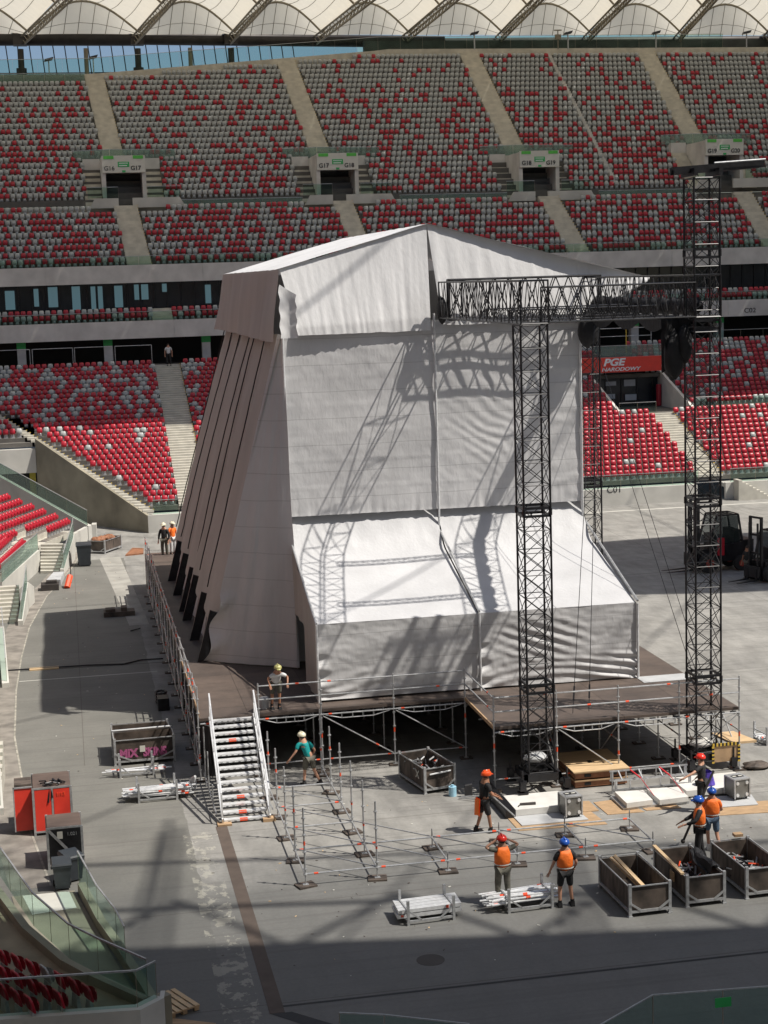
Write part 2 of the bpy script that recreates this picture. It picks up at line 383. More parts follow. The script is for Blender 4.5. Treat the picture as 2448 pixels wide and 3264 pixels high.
# near blocks on the left
def rowset(p0,dirv,nor,n,count,z0,dz,prob,block,skip=None,run=.8,sp=.5):
    for k in range(n):
        for j in range(count):
            if skip and skip(k,j): continue
            x=p0[0]+nor[0]*run*k+dirv[0]*sp*j; y=p0[1]+nor[1]*run*k+dirv[1]*sp*j
            addseat(x,y,z0+dz*k,math.atan2(dirv[1],dirv[0])+PI,prob,block)
dA=Vector((-.35,-.937)); nA=Vector((-.937,.35))
rowset((-6.3,64.4),dA,nA,11,26,1.45,.33,1.0,'A',skip=lambda k,j:(k==0 and j>7) or (k==1 and 10<j<14) or j<k*-.1)
dB=Vector((-.14,-.99)); nB=Vector((-.99,.14))
rowset((-9.0,57.4),dB,nB,4,30,1.3,.33,1.0,'A2')
dN=Vector((.62,-.785)); nN=Vector((-.785,-.62))
for k,(ex,ey) in enumerate(((-6.2,-9.05),(-6.83,-9.2),(-7.46,-9.3))):
    for j in range(12):
        x=ex-.25*j*1.9*.62-.02*j*j*.25; y=ey+.5*j*.86
        c='g' if (k,j) in ((0,3),) else 'r'
        seats.append((x,y,.95+.0*k,PI/2+.42,c,'N'))
# ----- assemble: 300 largest individuals, rest as one object
C0=Vector((-5.89,-44.83,17)); cmi=cam.matrix_world.inverted()
def proj(p):
    q=cmi@Vector(p); return 1224+5290*q.x/-q.z, 1632-5290*q.y/-q.z, -q.z
def hidden(px,py):
    if px<-15 or px>2463 or py<-15 or py>3280: return True
    if 480<px<1850 and py>1050: 
        xl=690-(py-1050)*.42
        if px>xl: return True
    if px>1850 and py>1660: return True
    return False
rank=[]
for i,sx in enumerate(seats):
    px,py,d=proj((sx[0],sx[1],sx[2]+.5))
    if not hidden(px,py): rank.append((d,i))
rank.sort(); ind={i for _,i in rank[:298]}
SL={'N':('maroon-red seats in the shaded stand behind the near glass balustrade','seats of the near shaded stand'),
'A':('seat in the sunlit slanting rows left of the entrance passage','seats of the sunlit side block'),
'A2':('seat in the sunlit row along the podium left of the stairs','seats of the row along the podium'),
'L':('seat in the front rows between the passage wall and the tent','seats of the lower stand left of the tent'),
'C':('seat in the front rows of the stand right of the tent','seats of the lower stand right of the tent'),
'D':('folded seat in the upper rows of the lower stand right of the tent','seats behind the lower stand walkway'),
'M':('folded seat in the narrow middle tier','seats of the middle tier'),'U':('folded seat in the upper tier','seats of the upper tier')}
SL['N']=('folded seat in the shaded rows behind the near glass balustrade','seats of the near shaded stand')
for i in sorted(ind):
    x,y,z,rz,c,b=seats[i]; mb_,ml_=seat_obj(c,'','')
    col={'r':'red','g':'pale grey'}[c]
    t=thing('stadium_seat',col+' plastic '+SL[b][0],'seat',(x,y,z),rz,col+' '+SL[b][1])
    o=bpy.data.objects.new('seat_shell',mb_); COL.objects.link(o); o.parent=t
    o=bpy.data.objects.new('seat_bracket',ml_); COL.objects.link(o); o.parent=t
def bulk():
    V0=np.array(SM.v+SMi.v); n0=len(SM.v); F0=list(SM.f)+[tuple(k+n0 for k in f) for f in SMi.f]
    rest=[s for i,s in enumerate(seats) if i not in ind]
    N=len(rest); n=len(V0)
    A=np.array([(s[0],s[1],s[2],s[3]) for s in rest]); c=np.cos(A[:,3])[:,None]; s_=np.sin(A[:,3])[:,None]
    X=V0[None,:,0]*c-V0[None,:,1]*s_+A[:,0:1]; Y=V0[None,:,0]*s_+V0[None,:,1]*c+A[:,1:2]; Z=V0[None,:,2]+A[:,2:3]
    V=np.stack([X,Y,Z],-1).reshape(-1,3)
    loops=np.array([k for f in F0 for k in f]); tot=np.array([len(f) for f in F0])
    L=(loops[None,:]+(np.arange(N)*n)[:,None]).ravel(); T=np.tile(tot,N); S_=np.concatenate([[0],np.cumsum(T)[:-1]])
    me=bpy.data.meshes.new('stadium_seating'); me.vertices.add(len(V)); me.vertices.foreach_set('co',V.ravel()); me.loops.add(len(L)); me.loops.foreach_set('vertex_index',L)
    me.polygons.add(len(T)); me.polygons.foreach_set('loop_start',S_); me.polygons.foreach_set('loop_total',T)
    nf=len(SM.f); mi=np.zeros((N,len(F0)),int); mi[:,:nf]=np.array([0 if s[4]=='r' else 1 for s in rest])[:,None]; mi[:,nf:]=2
    for m in ('seat_r','seat_g','steel'): me.materials.append(M[m])
    me.polygons.foreach_set('material_index',mi.ravel()); me.polygons.foreach_set('use_smooth',np.ones(len(T),bool)); me.update(calc_edges=True); me.validate()
    o=bpy.data.objects.new('stadium_seating',me); COL.objects.link(o); o['kind']='stuff'; tag(o,'thousands of red and pale grey seats filling the far stands','seats')
bulk()
# ---------------------------------------------------------------- lower grandstand
LG=thing('lower_grandstand','lower concrete grandstand of red seats at the far side of the arena floor','grandstand',(20,70.3,0))
g=MB()
def terr(g,u0,u1,v,z,run,rise):   # one step: tread + riser
    g.quad((u0,v,z-rise),(u1,v,z-rise),(u1,v,z),(u0,v,z)); g.quad((u0,v,z),(u1,v,z),(u1,v+run,z),(u0,v+run,z))
for i in range(30):
    v=LV0+RUN*i; z=lz(v)-.15; cu=cut_left(v)
    segs=[]
    if v<86.5:
        segs.append((cu-.6,37.4) ); 
        if v>=82: segs.append((-60,-8.5)) if False else None
    else: segs.append((-60,37.4))
    segs.append((37.4,43.7) if not 81.5<v<88.2 else None); segs.append((43.7,90))
    if 81.3<v<86.5: segs.append((-60,-8.4))
    for s in segs:
        if s: terr(g,s[0],s[1],v,z,RUN,.32)
g.quad((37.4,81.5,5.55),(43.7,81.5,5.55),(43.7,90,5.55),(37.4,90,5.55))
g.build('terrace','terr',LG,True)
g=MB(); g.box(-.8,70.0,0,39.4,70.3,1.25); g.box(41.6,70.0,0,90,70.3,1.25); g.box(-.8,70.3,.9,39.4,71.35,1.2); g.box(41.6,70.3,.9,90,71.35,1.2)
g.build('front_wall','conc_w',LG,True)
def flight(n,v0,u0,u1,dz,fu=None):
    g=MB()
    for i in range(n):
        v=v0+.4*i; z=lz(v)+dz; a,b=(u0,u1) if fu is None else (fu(v)-.62,fu(v)+.15); g.quad((a,v-.045,z-.18),(b,v-.045,z-.18),(b,v-.045,z),(a,v-.045,z)); g.quad((a,v-.045,z),(b,v-.045,z),(b,v+.355,z),(a,v+.355,z)); g.quad((b,v-.045,z-.18),(b,v+.355,z-.18),(b,v+.355,z),(b,v-.045,z)); g.quad((a,v-.045,z-.18),(a,v+.355,z-.18),(a,v+.355,z),(a,v-.045,z))
    g.build('stairway','stairL',LG,True)
flight(26,LV0,39.85,41.9,-.04); flight(58,LV0,1.45,3.55,-.04); flight(59,70.6,0,0,-.02,cut_left)
g=MB()
for k in range(58): v=LV0+.4*k; z=lz(v)-.03; g.box(3.5,v,z,3.58,v+.25,z+.02)
for k in range(26): v=LV0+.4*k; z=lz(v)-.03; g.box(41.86,v,z,41.95,v+.25,z+.03)
for k in range(39): v=70.6+.4*k; z=lz(v)-.01; u=cut_left(v); g.box(u+.1,v,z,u+.18,v+.2,z+.03)
g.build('edge_marking','yellow',LG,True)
# passage: retaining wall + lintel + tunnel + near wall
A=Vector((-.8,70,0));B=Vector((-8.35,81.25,0)); nr=Vector((B-A).normalized()); sd=Vector((nr.y,-nr.x,0))*.25
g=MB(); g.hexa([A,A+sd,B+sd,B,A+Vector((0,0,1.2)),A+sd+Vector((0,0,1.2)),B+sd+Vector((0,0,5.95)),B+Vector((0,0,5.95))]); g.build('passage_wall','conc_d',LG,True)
g=MB(); g.box(-30,81.2,3.4,-8.36,81.5,5.2); g.box(-30,81.5,5.0,-8.36,82,5.2); g.build('passage_lintel','conc_w',LG,True)
g=MB(); g.box(-30,84,0,-8.3,84.2,3.5); g.build('passage_back','dark',LG,True)
g=MB(); g.box(-8.9,81.3,0,-8.45,81.45,3.4); g.build('passage_door_frame',mat('ochre_paint',(.35,.30,.03),.6,0,.1,3),LG,True)
# glass balustrades with steel rail
def balustrade(name,pts,h,label,sp=2.0,zb=None,m='glass',rail=.03,post=True,cat='balustrade',group=None):
    p0=Vector(pts[0]); t=thing(name,label,cat,tuple(p0),0,group); rl=MB(); ps=[]
    for a,b in zip(pts,pts[1:]):
        a=Vector(a);b=Vector(b);L=(b-a).length;n=max(1,round(L/sp)); d=(b-a)/n; nn=Vector((-(b-a).y,(b-a).x,0)).normalized()*.008
        for k in range(n):
            p=a+d*k+d.normalized()*.02;q=a+d*(k+1)-d.normalized()*.02
            up=Vector((0,0,h-.02)); gl=MB(); gl.hexa([p-nn,q-nn,q+nn,p+nn,p-nn+up,q-nn+up,q+nn+up,p+nn+up]); gl.build('glass_panel',m,t,True); ps.append(a+d*k)
        rl.beam(a+Vector((0,0,h)),b+Vector((0,0,h)),rail*1.3,rail*1.3)
    ps.append(Vector(pts[-1]))
    rl.build('handrail','steel',t,True)
    if post:
        for p in ps: pm=MB(); pm.beam(p,p+Vector((0,0,h)),.03,.012); pm.build('post','truss_b',t,True)
    return t
balustrade('glass_balustrade',[(3.6,70.6,1.2),(39.7,70.6,1.2)],1.0,'long glass balustrade in front of the first row right of and behind the tent')
balustrade('glass_balustrade',[(42.2,70.6,1.2),(64,70.6,1.2)],1.0,'glass balustrade in front of the first row at the right edge, past the aisle')
balustrade('glass_balustrade',[(-.4,70.6,1.2),(1.4,70.6,1.2)],1.0,'short piece of glass balustrade at the foot of the red block left of the tent')
balustrade('glass_balustrade',[(43.9,82.0,5.7),(64,82.0,5.7)],.9,'glass balustrade along the walkway of the lower stand, right of the dark doorway')
balustrade('glass_balustrade',[(37.5,81.9,5.6),(40.6,81.9,5.6)],.9,'short glass balustrade in front of the dark doorway under the red sign')
text('sector_sign','C01',.62,(32.4,69.99,1.0),RX,'ink',None,.01,sx=1.1); tag(bpy.context.scene.objects['sector_sign'],'black C01 lettering on the white wall below the far seats','sign')
# vomitory with the red sign
VG=thing('stand_entrance','dark glazed entrance under a red sign in the lower stand right of the tent','entrance',(40.5,89.5,5.55))
g=MB(); g.box(37.4,89.5,5.55,43.7,89.7,8.6); g.build('glazing','dglass',VG,True)
g=MB()
for u in (37.5,38.9,40.3,41.7,43.1): g.box(u-.05,89.4,5.55,u+.05,89.5,8.6)
g.box(37.4,89.42,7.9,43.6,89.5,8.0); g.build('door_frame','black',VG,True)
g=MB()
for (a,b,c,d) in ((38.9,7.4,39.8,7.75),(40.5,7.3,41.5,7.85),(38.9,6.3,39.7,6.7),(40.6,6.1,41.6,6.6)): g=MB(); g.box(a,89.36,b,c,89.385,d); g.build('notice','wplank',VG,True)
g=MB(); g.box(36.3,87.9,8.6,43.3,88.1,9.85); sg=g.build('fascia_sign','redpoly',VG,True)
g=MB(); g.box(36.3,88.1,8.6,43.3,89.6,8.75); g.box(36.3,88.1,9.7,43.6,88.3,9.85); g.build('canopy','conc',VG,True)
text('sign_lettering','PGE',.82,(38.2,87.87,9.18),RX,'white',VG,.01,sx=1.25,italic=.25,bold=.03)
text('sign_lettering','NARODOWY',.42,(38.05,87.87,8.72),RX,'white',VG,.01,sx=1.3,italic=.25,bold=.01)
g=MB(); g.hexa([(43.55,81.6,5.5),(43.8,81.6,5.5),(43.8,89.6,5.5),(43.55,89.6,5.5),(43.55,81.6,5.9),(43.8,81.6,5.9),(43.8,89.6,8.7),(43.55,89.6,8.7)]); g.build('side_wall','conc',VG,True); g=MB()
g.hexa([(37.3,81.6,5.5),(37.5,81.6,5.5),(37.5,89.6,5.5),(37.3,89.6,5.5),(37.3,81.6,5.9),(37.5,81.6,5.9),(37.5,89.6,8.6),(37.3,89.6,8.6)]); g.build('side_wall','conc',VG,True)
g=MB(); g.bar((43.3,88.6,5.6),(43.3,88.6,7.4),.22,10); tag(g.build('red_cabinet','seat_r'),'tall red box standing beside the dark entrance under the red sign','cabinet')
balustrade('glass_balustrade',[(37.4,88.4,9.9),(43.6,88.4,9.9)],.9,'pale glass balustrade on top of the red sign',m='glassm')
# service stair on the right
g=MB()
for k in range(9): g.box(42.2+.28*k,69.0,0,42.48+.28*k,70.0,1.5-.16*k)
t=tag(g.build('concrete_steps','stairL'),'sloping concrete side stair in front of the far right stand wall','steps')
# ---------------------------------------------------------------- concourse, fascias, middle tier
MG=thing('middle_grandstand','grey concrete middle tier with two concrete bands, dark glazed lounge and columns','grandstand',(20,94.8,10.3))
g=MB(); g.box(-60,94.7,10.0,95,104,10.35); g.build('concourse_floor','terr',MG,True)
g=MB(); g.box(-60,101.8,10.35,95,102,14.0); g.build('concourse_back_wall','dark',MG,True)
def band(name,v,z0,z1,lab,jo):
    g=MB(); us=[-60]+jo+[95]
    for a,b in zip(us,us[1:]): g.box(a+.012,v,z0,b-.012,v+.35,z1)
    g.box(-60,v+.06,z0+.03,95,v+.3,z1-.03); return g.build(name,'conc',MG,True)
band('concrete_band',95.5,12.65,14.1,'',[-19.5,-6.5,3.3,14,25,36,47.2,52.4,62.5])
band('concrete_band',99.0,17.25,18.75,'',[-17,-7,6.2,17.0,27,38.6,48.5,60.5])
g=MB(); g.box(-60,95.9,13.4,95,101,13.7); g.box(-60,99.3,17.3,95,104,17.6); g.build('slab','conc',MG,True)
g=MB()
for i in range(3): terr(g,-60,95,96.3+RUN*i,14.05+.42*(i-0),RUN,.42)
g.quad((-60,98.6,14.85),(95,98.6,14.85),(95,101.2,14.85),(-60,101.2,14.85)); g.build('terrace','terr',MG,True)
g=MB()
for u in ((1.6,3.3),(20.6,22.3),(41.2,42.9)):
    g=MB()
    for k in range(5): g.box(u[0],96.27+.4*k,14.0,u[1],96.67+.4*k,14.25+.2*k)
    g.build('stairway','stair',MG,True)
g=MB(); g.box(-60,101.2,14.85,95,101.3,17.3); g.build('lounge_glazing','dglass',MG,True)
u=-14.0
while u<64: g=MB(); g.box(u-.04,101.1,14.85,u+.04,101.2,17.3); u+=1.15; g.build('mullion','black',MG,True)
wl=bpy.data.materials.new('daylight_glow_window'); wl.use_nodes=True; wb=wl.node_tree.nodes['Principled BSDF']; wb.inputs['Base Color'].default_value=(.05,.08,.1,1); wb.inputs['Emission Color'].default_value=(.22,.40,.46,1); wb.inputs['Emission Strength'].default_value=.22  # weak emission stands in for daylight coming through the panes
for (a,b,c,d) in ((-10.5,-9.7,15.3,16.9),(-8.1,-7.7,15.5,17.0),(-6.9,-6.1,15.4,17.1),(-4.9,-4.2,15.1,17.1),(-3.3,-2.9,15.1,17.05),(-2.7,-2.3,15.1,17.05),(-1.3,-.6,15.2,17.05),(.4,.8,15.8,17.1),(1.0,1.6,15.8,17.1),(2.8,3.2,16.4,17.1),(6.5,7.0,15.3,16.9),(8.3,8.9,15.2,16.9),(-11.6,-11.2,15.1,17.0)):
    g=MB(); g.box(a,101.04,c,b,101.08,d); g.build('window',wl,MG,True)
for u in (-9.3,-2.2,6.0,14,22,30,37,44,52,60):
    g=MB(); g.box(u-.35,96.4,10.35,u+.35,97.1,13.4); c=g.build('column','conc',MG,True)
    g=MB(); g.box(u-.37,96.37,12.1,u+.37,97.12,13.0); k=g.build('green_band','green',c); k.data.transform(Matrix.Translation(-MG.location))
text('sector_lettering','C02',.58,(53.9,95.47,12.95),RX,'ink',MG,.01,sx=1.15)
SFN=thing('site_fence','row of metal mesh fence frames at the top of the lower stand on the left','fence',(-7,94.6,10.3))
for a,b in ((-16.5,-11.9),(-11.7,-8.6),(-8.4,-5.15),(-5.0,-1.9),(-1.7,1.3)):
    g=MB()
    for u in (a,b): g.bar((u,94.6,10.3),(u,94.6,12.1),.03)
    g.bar((a,94.6,12.1),(b,94.6,12.1),.03); g.bar((a,94.6,10.5),(b,94.6,10.5),.02); g.build('fence_frame','steel',SFN,True)
g=MB(); g.path([(36,95.0,10.4),(36,95,12.0),(45,95,12.0),(45,95,10.4)],.04); g.bar((36,95,11.3),(45,95,11.3),.03); g.bar((38,95,10.4),(38,95,12),.03); tag(g.build('metal_railing','steel'),'pale metal railing above the red sign on the far stand','railing')
g=MB(); g.bar((42.0,93,9.6),(42,93,12.8),.05); tag(g.build('yellow_pole','yellow'),'thin yellow pole rising above the red sign','pole')
balustrade('glass_balustrade',[(47,95.0,10.4),(64,95.0,10.4)],1.1,'glass and steel balustrade at the top of the lower stand on the far right')
# ---------------------------------------------------------------- upper grandstand
UG=thing('upper_grandstand','steep upper concrete grandstand under the white roof, far side','grandstand',(20,99.5,18.75))
g=MB()
for i in range(9): terr(g,-60,95,UV0+RUN*i,UZ0+UR*i,RUN,UR)
g.quad((-60,106.7,UZ0+UR*8),(95,106.7,UZ0+UR*8),(95,107.9,24.1),(-60,107.9,24.1))
for i in range(NU):
    v=107.9+RUN*i; z=24.7+UR*i
    xs=[-60]+list(np.arange(-14,30,2.0))+[95]
    us=[u for u in xs if z<=rim(u)-.2]
    if us: terr(g,(-60 if us[0]<-13 else us[0]),95,v,z,RUN,UR) if us[0]>-13 else terr(g,-60,95,v,z,RUN,UR)
g.build('terrace','terr',UG,True)
g=MB()
def urow(z): return 107.9+RUN*(z-24.7)/UR
N=60; us=[-60,-14]+[-13+k*1.5 for k in range(30)]+[34,60,95]
for a,b in zip(us,us[1:]):
    for (p,q) in ((a,b),):
        za,zb=rim(p)+.35,rim(q)+.35; va,vb=urow(rim(p))-.2,urow(rim(q))-.2
        g.hexa([(p,va,za-1.4),(q,vb,zb-1.4),(q,vb+.5,zb-1.4),(p,va+.5,za-1.4),(p,va,za),(q,vb,zb),(q,vb+.5,zb),(p,va+.5,za)])
g.quad((-60,127,37),(95,132,40),(95,140,40),(-60,140,37)); g.build('rim_parapet','stair',UG,True)
def ustairs(g0,a,b,k,v0,v1,z0,sl,st=.4,kv=112,w=0,nm='stairway'):
    g=MB(); v0-=.045
    n=int((v1-v0)/st)
    for i in range(n):
        v=v0+st*i; z=z0+sl*(v-v0); o=k*(v-kv)
        g.hexa([(a+o,v,z-.6),(b+o,v,z-.6),(b+o,v+st,z-.6),(a+o,v+st,z-.6),(a+o,v,z),(b+o,v,z),(b+o,v+st,z),(a+o,v+st,z)])
    g.build(nm,'stair' if nm=='stairway' else 'conc',UG,True)
g=MB();y=MB()
for (a,b,k) in AISLE_U:
    zt=rim((a+b)/2); n0=113.1; z0=24.7+UR*(n0-107.9)/RUN+.25
    v1=n0+(zt-z0+.6)/(UR/RUN); ustairs(g,a,b,k,n0,v1,z0,UR/RUN)
    for i in range(int((v1-n0)/.4)):
        v=n0+.4*i; z=z0+UR/RUN*(v-n0); o=k*(v-112); y.box(b+o-.06,v,z,b+o+.04,v+.3,z+.03)
for (a,b),k in zip(AISLE_L,(-.09,-.09,-.09,0)):
    ustairs(g,a,b,k,99.5,107.4,UZ0+.12,UR/RUN,kv=99.5)
    for i in range(19):
        v=99.5+.4*i; z=UZ0+.12+UR/RUN*(v-99.5); o=k*(v-99.5); y.box(b+o-.06,v,z,b+o+.04,v+.3,z+.03)
for c,zb in PORT:
    for s in (-1,1): ustairs(g,c+s*2.75-.75,c+s*2.75+.75,0,107.9,113,zb-.2,UR/RUN*.98)
    for s in (-1,1):
        for i in range(12): v=107.9+.4*i; z=zb-.2+UR/RUN*.98*(v-107.9); y.box(c+s*2.75+s*.66,v,z,c+s*2.75+s*.66+.1,v+.3,z+.03)
y.build('edge_marking','yellow',UG,True)
g=MB(); v=109
ustairs(g,46.35,46.72,-.02,109,129,24.95+UR/RUN*1.1,UR/RUN,kv=110,nm='narrow_step_line')
names=[('G16','G17'),('G17','G18'),('G18','G19'),('G19','G20')]
for (c,zb),(na,nb) in zip(PORT,names):
    P=thing('stand_portal','concrete stair portal marked %s and %s in the upper tier'%(na,nb),'portal',(c,107.5,zb),0)
    g=MB(); g.hexa([(c-1.95,107.5,zb-.6),(c-1.6,107.5,zb-.6),(c-1.6,113,zb-.6),(c-1.95,113,zb-.6),(c-1.95,107.5,zb+3.7),(c-1.6,107.5,zb+3.7),(c-1.6,113,zb+3.7),(c-1.95,113,zb+3.7)])
    g.box(c+1.6,107.5,zb-.6,c+1.95,113,zb+3.7); g.box(c-1.6,111,zb+2.4,c+1.6,113,zb+3.7); g.box(c-1.6,107.5,zb+3.55,c+1.6,111,zb+3.7); g.box(c-3.5,112.3,zb+2.2,c-1.95,113,zb+3.9); g.box(c+1.95,112.3,zb+2.2,c+3.5,113,zb+3.9); g.build('portal_wall','conc',P,True)
    g=MB(); g.box(c-1.6,110.8,zb-.4,c+1.6,110.9,zb+2.4); g.build('dark_opening','dark',P,True)
    g=MB(); g.box(c-1.9,107.3,zb+2.3,c+1.9,107.48,zb+3.8); sg=g.build('sign_panel','sign_w',P,True)
    g=MB(); g.box(c-1.75,107.26,zb+3.5,c-.85,107.3,zb+3.78); g.box(c+.85,107.26,zb+3.5,c+1.75,107.3,zb+3.78); g.build('green_lamp_cover','greenl',P,True)
    g=MB(); g.box(c-.5,107.26,zb+2.8,c+.5,107.3,zb+3.25); g.box(c-.15,107.26,zb+2.33,c+.15,107.3,zb+2.5); g.build('exit_sign','green',P,True)
    g=MB(); 
    for k in range(8): g.box(c-.4+.1*k,107.24,zb+3.07,c-.34+.1*k,107.26,zb+3.17)
    g.box(c-.4,107.24,zb+2.88,c+.3,107.26,zb+2.95); g.build('exit_sign_lettering','white',P,True)
    text('sector_lettering',na,.54,(c-1.74,107.27,zb+2.52),RX,'ink',P,.01,bold=0 if '6' in na else .012); text('sector_lettering',nb,.52,(c+.62,107.28,zb+2.52),RX,'ink',P,.01,bold=.012)
    if na=='G16':
        for (a,b_) in ((-1.4,-1.1),(-.7,-.1)): g=MB(); g.box(c+a,110.74,zb+0,c+b_,110.79,zb+1.6); g.build('window',wl,P,True)
    for s,e in ((-1,-3.3),(1,5.3)):
        g=MB(); a,b=sorted((c+s*.62,c+(e if s>0 else -3.2))); 
        g.hexa([(a,106.75,zb-.8),(b,106.75,zb-.8),(b,107.0,zb-.8),(a,107.0,zb-.8),(a+(.5 if s<0 else 0),106.75,zb+.05),(b-(.5 if s>0 else 0),106.75,zb+.05),(b-(.5 if s>0 else 0),107,zb+.05),(a+(.5 if s<0 else 0),107,zb+.05)]); g.build('parapet','conc_w',P,True)
    balustrade('glass_balustrade',[(c-4.3,112.9,zb+3.75),(c-1,112.9,zb+3.85),(c+5.0,112.9,zb+3.75)],.95,'glass balustrade on top of the %s and %s portal'%(na,nb),m='glassm',post=False)
    balustrade('glass_balustrade',[(c-3.3,107.1,zb+.1),(c-.6,107.1,zb+.1)],.95,'glass balustrade left of the opening marked %s and %s'%(na,nb))
    balustrade('glass_balustrade',[(c+2.0,107.1,zb+.1),(c+4.9,107.1,zb+.1)],.95,'glass balustrade right of the opening marked %s and %s'%(na,nb))
for a,b,l in ((5.2,16.2,'first two portals from the left'),(25.2,35.4,'second and third portals'),(44.3,53.6,'third and fourth portals')):
    balustrade('glass_balustrade',[(a,106.95,23.5),(b,106.95,23.5)],1.0,'low glass balustrade along the upper tier walkway between the '+l,m='glassm')
balustrade('glass_balustrade',[(-14,99.2,18.75),(66,99.2,18.75)],.75,'long glass balustrade along the front edge of the upper tier',sp=3,post=False)
balustrade('glass_balustrade',[(-14,96.1,14.1),(66,96.1,14.1)],.75,'long glass balustrade in front of the narrow middle tier',sp=3,post=False)
balustrade('glass_balustrade',[(-14,124.8,36.6),(-2.3,124.8,36.6)],1.2,'milky glass screen above the top rows at the upper left',m='glassm',post=False)
# rail on rim with posts
balustrade('rim_glass_screen',[(-14,126.5,37.8),(-2,127,38.0),(28,129.5,40.3),(66,129.6,40.5)],1.5,'tall glass screen with thin posts along the top rim of the upper tier',sp=2.4)
for k,(u,z) in enumerate(((-5.7,38),(-1.3,38.2),(38.2,40.4),(48.4,40.4),(58.2,40.4),(68.5,40.4))):
    t=thing('floodlight','small dark floodlight on a pole on the rim, number %d'%k,'floodlight',(u,129,z))
    t['label']=['dark floodlight on the left end of the stand rim in front of the blue glazing','dark floodlight on the rim above the first aisle','dark rim floodlight above the G18 G19 aisle, leftmost on the right half','dark rim floodlight, second from the left on the right half','dark rim floodlight above the G19 G20 aisle','dark rim floodlight at the top right corner'][k]
    g=MB(); g.bar((0,0,0),(0,0,1.5),.07); g.build('pole','steel',t)
    g=MB(); g.hexa([(-.45,-.3,1.45),(.35,-.3,1.6),(.35,.25,1.6),(-.45,.25,1.45),(-.35,-.25,1.7),(.5,-.25,1.9),(.5,.25,1.9),(-.35,.25,1.7)]); g.build('lamp_head','black',t)
g=MB(); g.bar((47.3,129,40.4),(47.3,129,42.4),.06); g.box(47.0,128.8,41.4,47.6,129.2,41.9); g.box(46.9,128.9,42.3,47.7,129.1,42.4); tag(g.build('antenna_mast','truss_b'),'thin antenna mast on the stand rim between two floodlights','mast')
# glazed outer wall beyond the rim (left) and dark back wall
OW=thing('outer_glazing','blue tinted sloping outer glazing seen under the roof at the upper left','glazing',(0,149,38))
bm=glass_mat('blue_tinted_glass',(.74,.78,.88),.04)
g=MB(); g.quad((-60,151,36),(30,151,36),(30,153,45),(-60,153,45)); g.build('glass_pane',bm,OW,True)
g=MB(); u=-39.5
while u<24: g=MB(); g.bar((u,150.6,36),(u-.8,151.6,45),.06,4); u+=1.3; g.build('mullion','tube',OW,True)
for zz in (39.5,41.0): g=MB(); g.bar((-40,150.7,zz),(24,150.7,zz),.07,4); g.build('mullion','tube',OW,True)
g=MB(); g.box(-40,150.5,40.2,24,150.6,40.55); g.build('white_rail','sign_w',OW,True)
g=MB(); g.box(-10,148,30,95,160,43.6) if False else g.box(30,148,30,110,149,44.0); tag(g.build('rear_wall',mat('dim_grey_green',(.05,.058,.052),.7,0,.3,.5)),'dark service level behind the top rim on the right','wall')
# ---------------------------------------------------------------- roof
RF=thing('stadium_roof','white membrane stadium roof with arches, radial trusses and dark ring tube, far side','roof',(20,150,45))
JT=[-43,-31.5,-20,-8.25,4.06,14.87,24.83,35.17,46.5,57.3,68.7,80,92,104]
KD=[-.34,-.30,-.24,-.176,-.09,-.037,-.045,.02,.11,.166,.24,.30,.32,.33]
def rz(t): return 44.6+.35*t   # t 0..n rows of 18 m inward
rows=[150,147.2,130,112,92,71.5]
def memb(u0,u1,va,vb,ha0,ha1):
    def P(a,b):
        j=JT.index(u0); v=va+(vb-va)*b; o=-(KD[j]+(KD[j+1]-KD[j])*a)*(150-v)
        k=math.sin(PI*a)
        h=ha0+(ha1-ha0)*b; sag=(.9*math.sin(PI*b)*k if va-vb>5 else 0)
        zz=45.1-.005*(u0+8)+ .35*min(1,(150-v)/20)+h*k-sag
        return (u0+(u1-u0)*a+o,v,zz)
    return P
for (u0,u1) in zip(JT,JT[1:]):
    g=MB(); g.grid(memb(u0,u1,150,147.2,.05,3.3),16,5); 
    for va,vb in ((147.2,130),(130,112),(112,92),(92,71.5)): g.grid(memb(u0,u1,va,vb,3.3,3.3),14,10)
    g.build('membrane_panel','memb',RF,True,smooth=True)
    a=MB()
    for v in (147.2,130,112,92,71.5):
        pts=[]
        for k in range(15): 
            q=memb(u0,u1,v,v-1,3.3,3.3)(k/14,0); pts.append((q[0],q[1],q[2]-.15))
        a.path(pts,.13,5)
    a.build('arch','truss_b',RF,True)
    a=MB()
    for s in [k/8 for k in range(1,8)]:
        P=memb(u0,u1,150,147.2,.05,3.3); Q=memb(u0,u1,147.2,130,3.3,3.3); sk=.06
        a.path([Vector(P(s-.02,0))-Vector((0,0,.1)),Vector(P(s,1))-Vector((0,0,.1))],.04,3)
        a.path([Vector(Q(s,b/6))-Vector((0,0,.12)) for b in range(7)],.035,3)
    a.path([Vector(memb(u0,u1,150,147.2,.05,3.3)(x/6,.35))-Vector((0,.1,.05)) for x in range(7)],.03,3)
    a.build('seam','truss_b',RF,True)
for u in JT:
    a=MB(); p=Vector((u,150.2,44.9-.004*(u+8))); q=Vector((u-KD[JT.index(u)]*78.5,71.5,45.2)); n=44; w_=.35
    for s in (-w_,w_): a.bar((p.x+s,p.y,p.z),(q.x+s,q.y,q.z),.11,5)
    a.bar((p.x,p.y,p.z-.8),(q.x,q.y,q.z-.8),.12,5)
    for k in range(n):
        x=p.lerp(q,k/n); y_=p.lerp(q,(k+.5)/n); z_=p.lerp(q,(k+1)/n); s=w_
        a.bar((x.x-s,x.y,x.z),(y_.x,y_.y,y_.z-.8),.06,4); a.bar((y_.x,y_.y,y_.z-.8),(z_.x+s,z_.y,z_.z),.06,4)
    a.build('radial_truss','truss_b',RF,True)
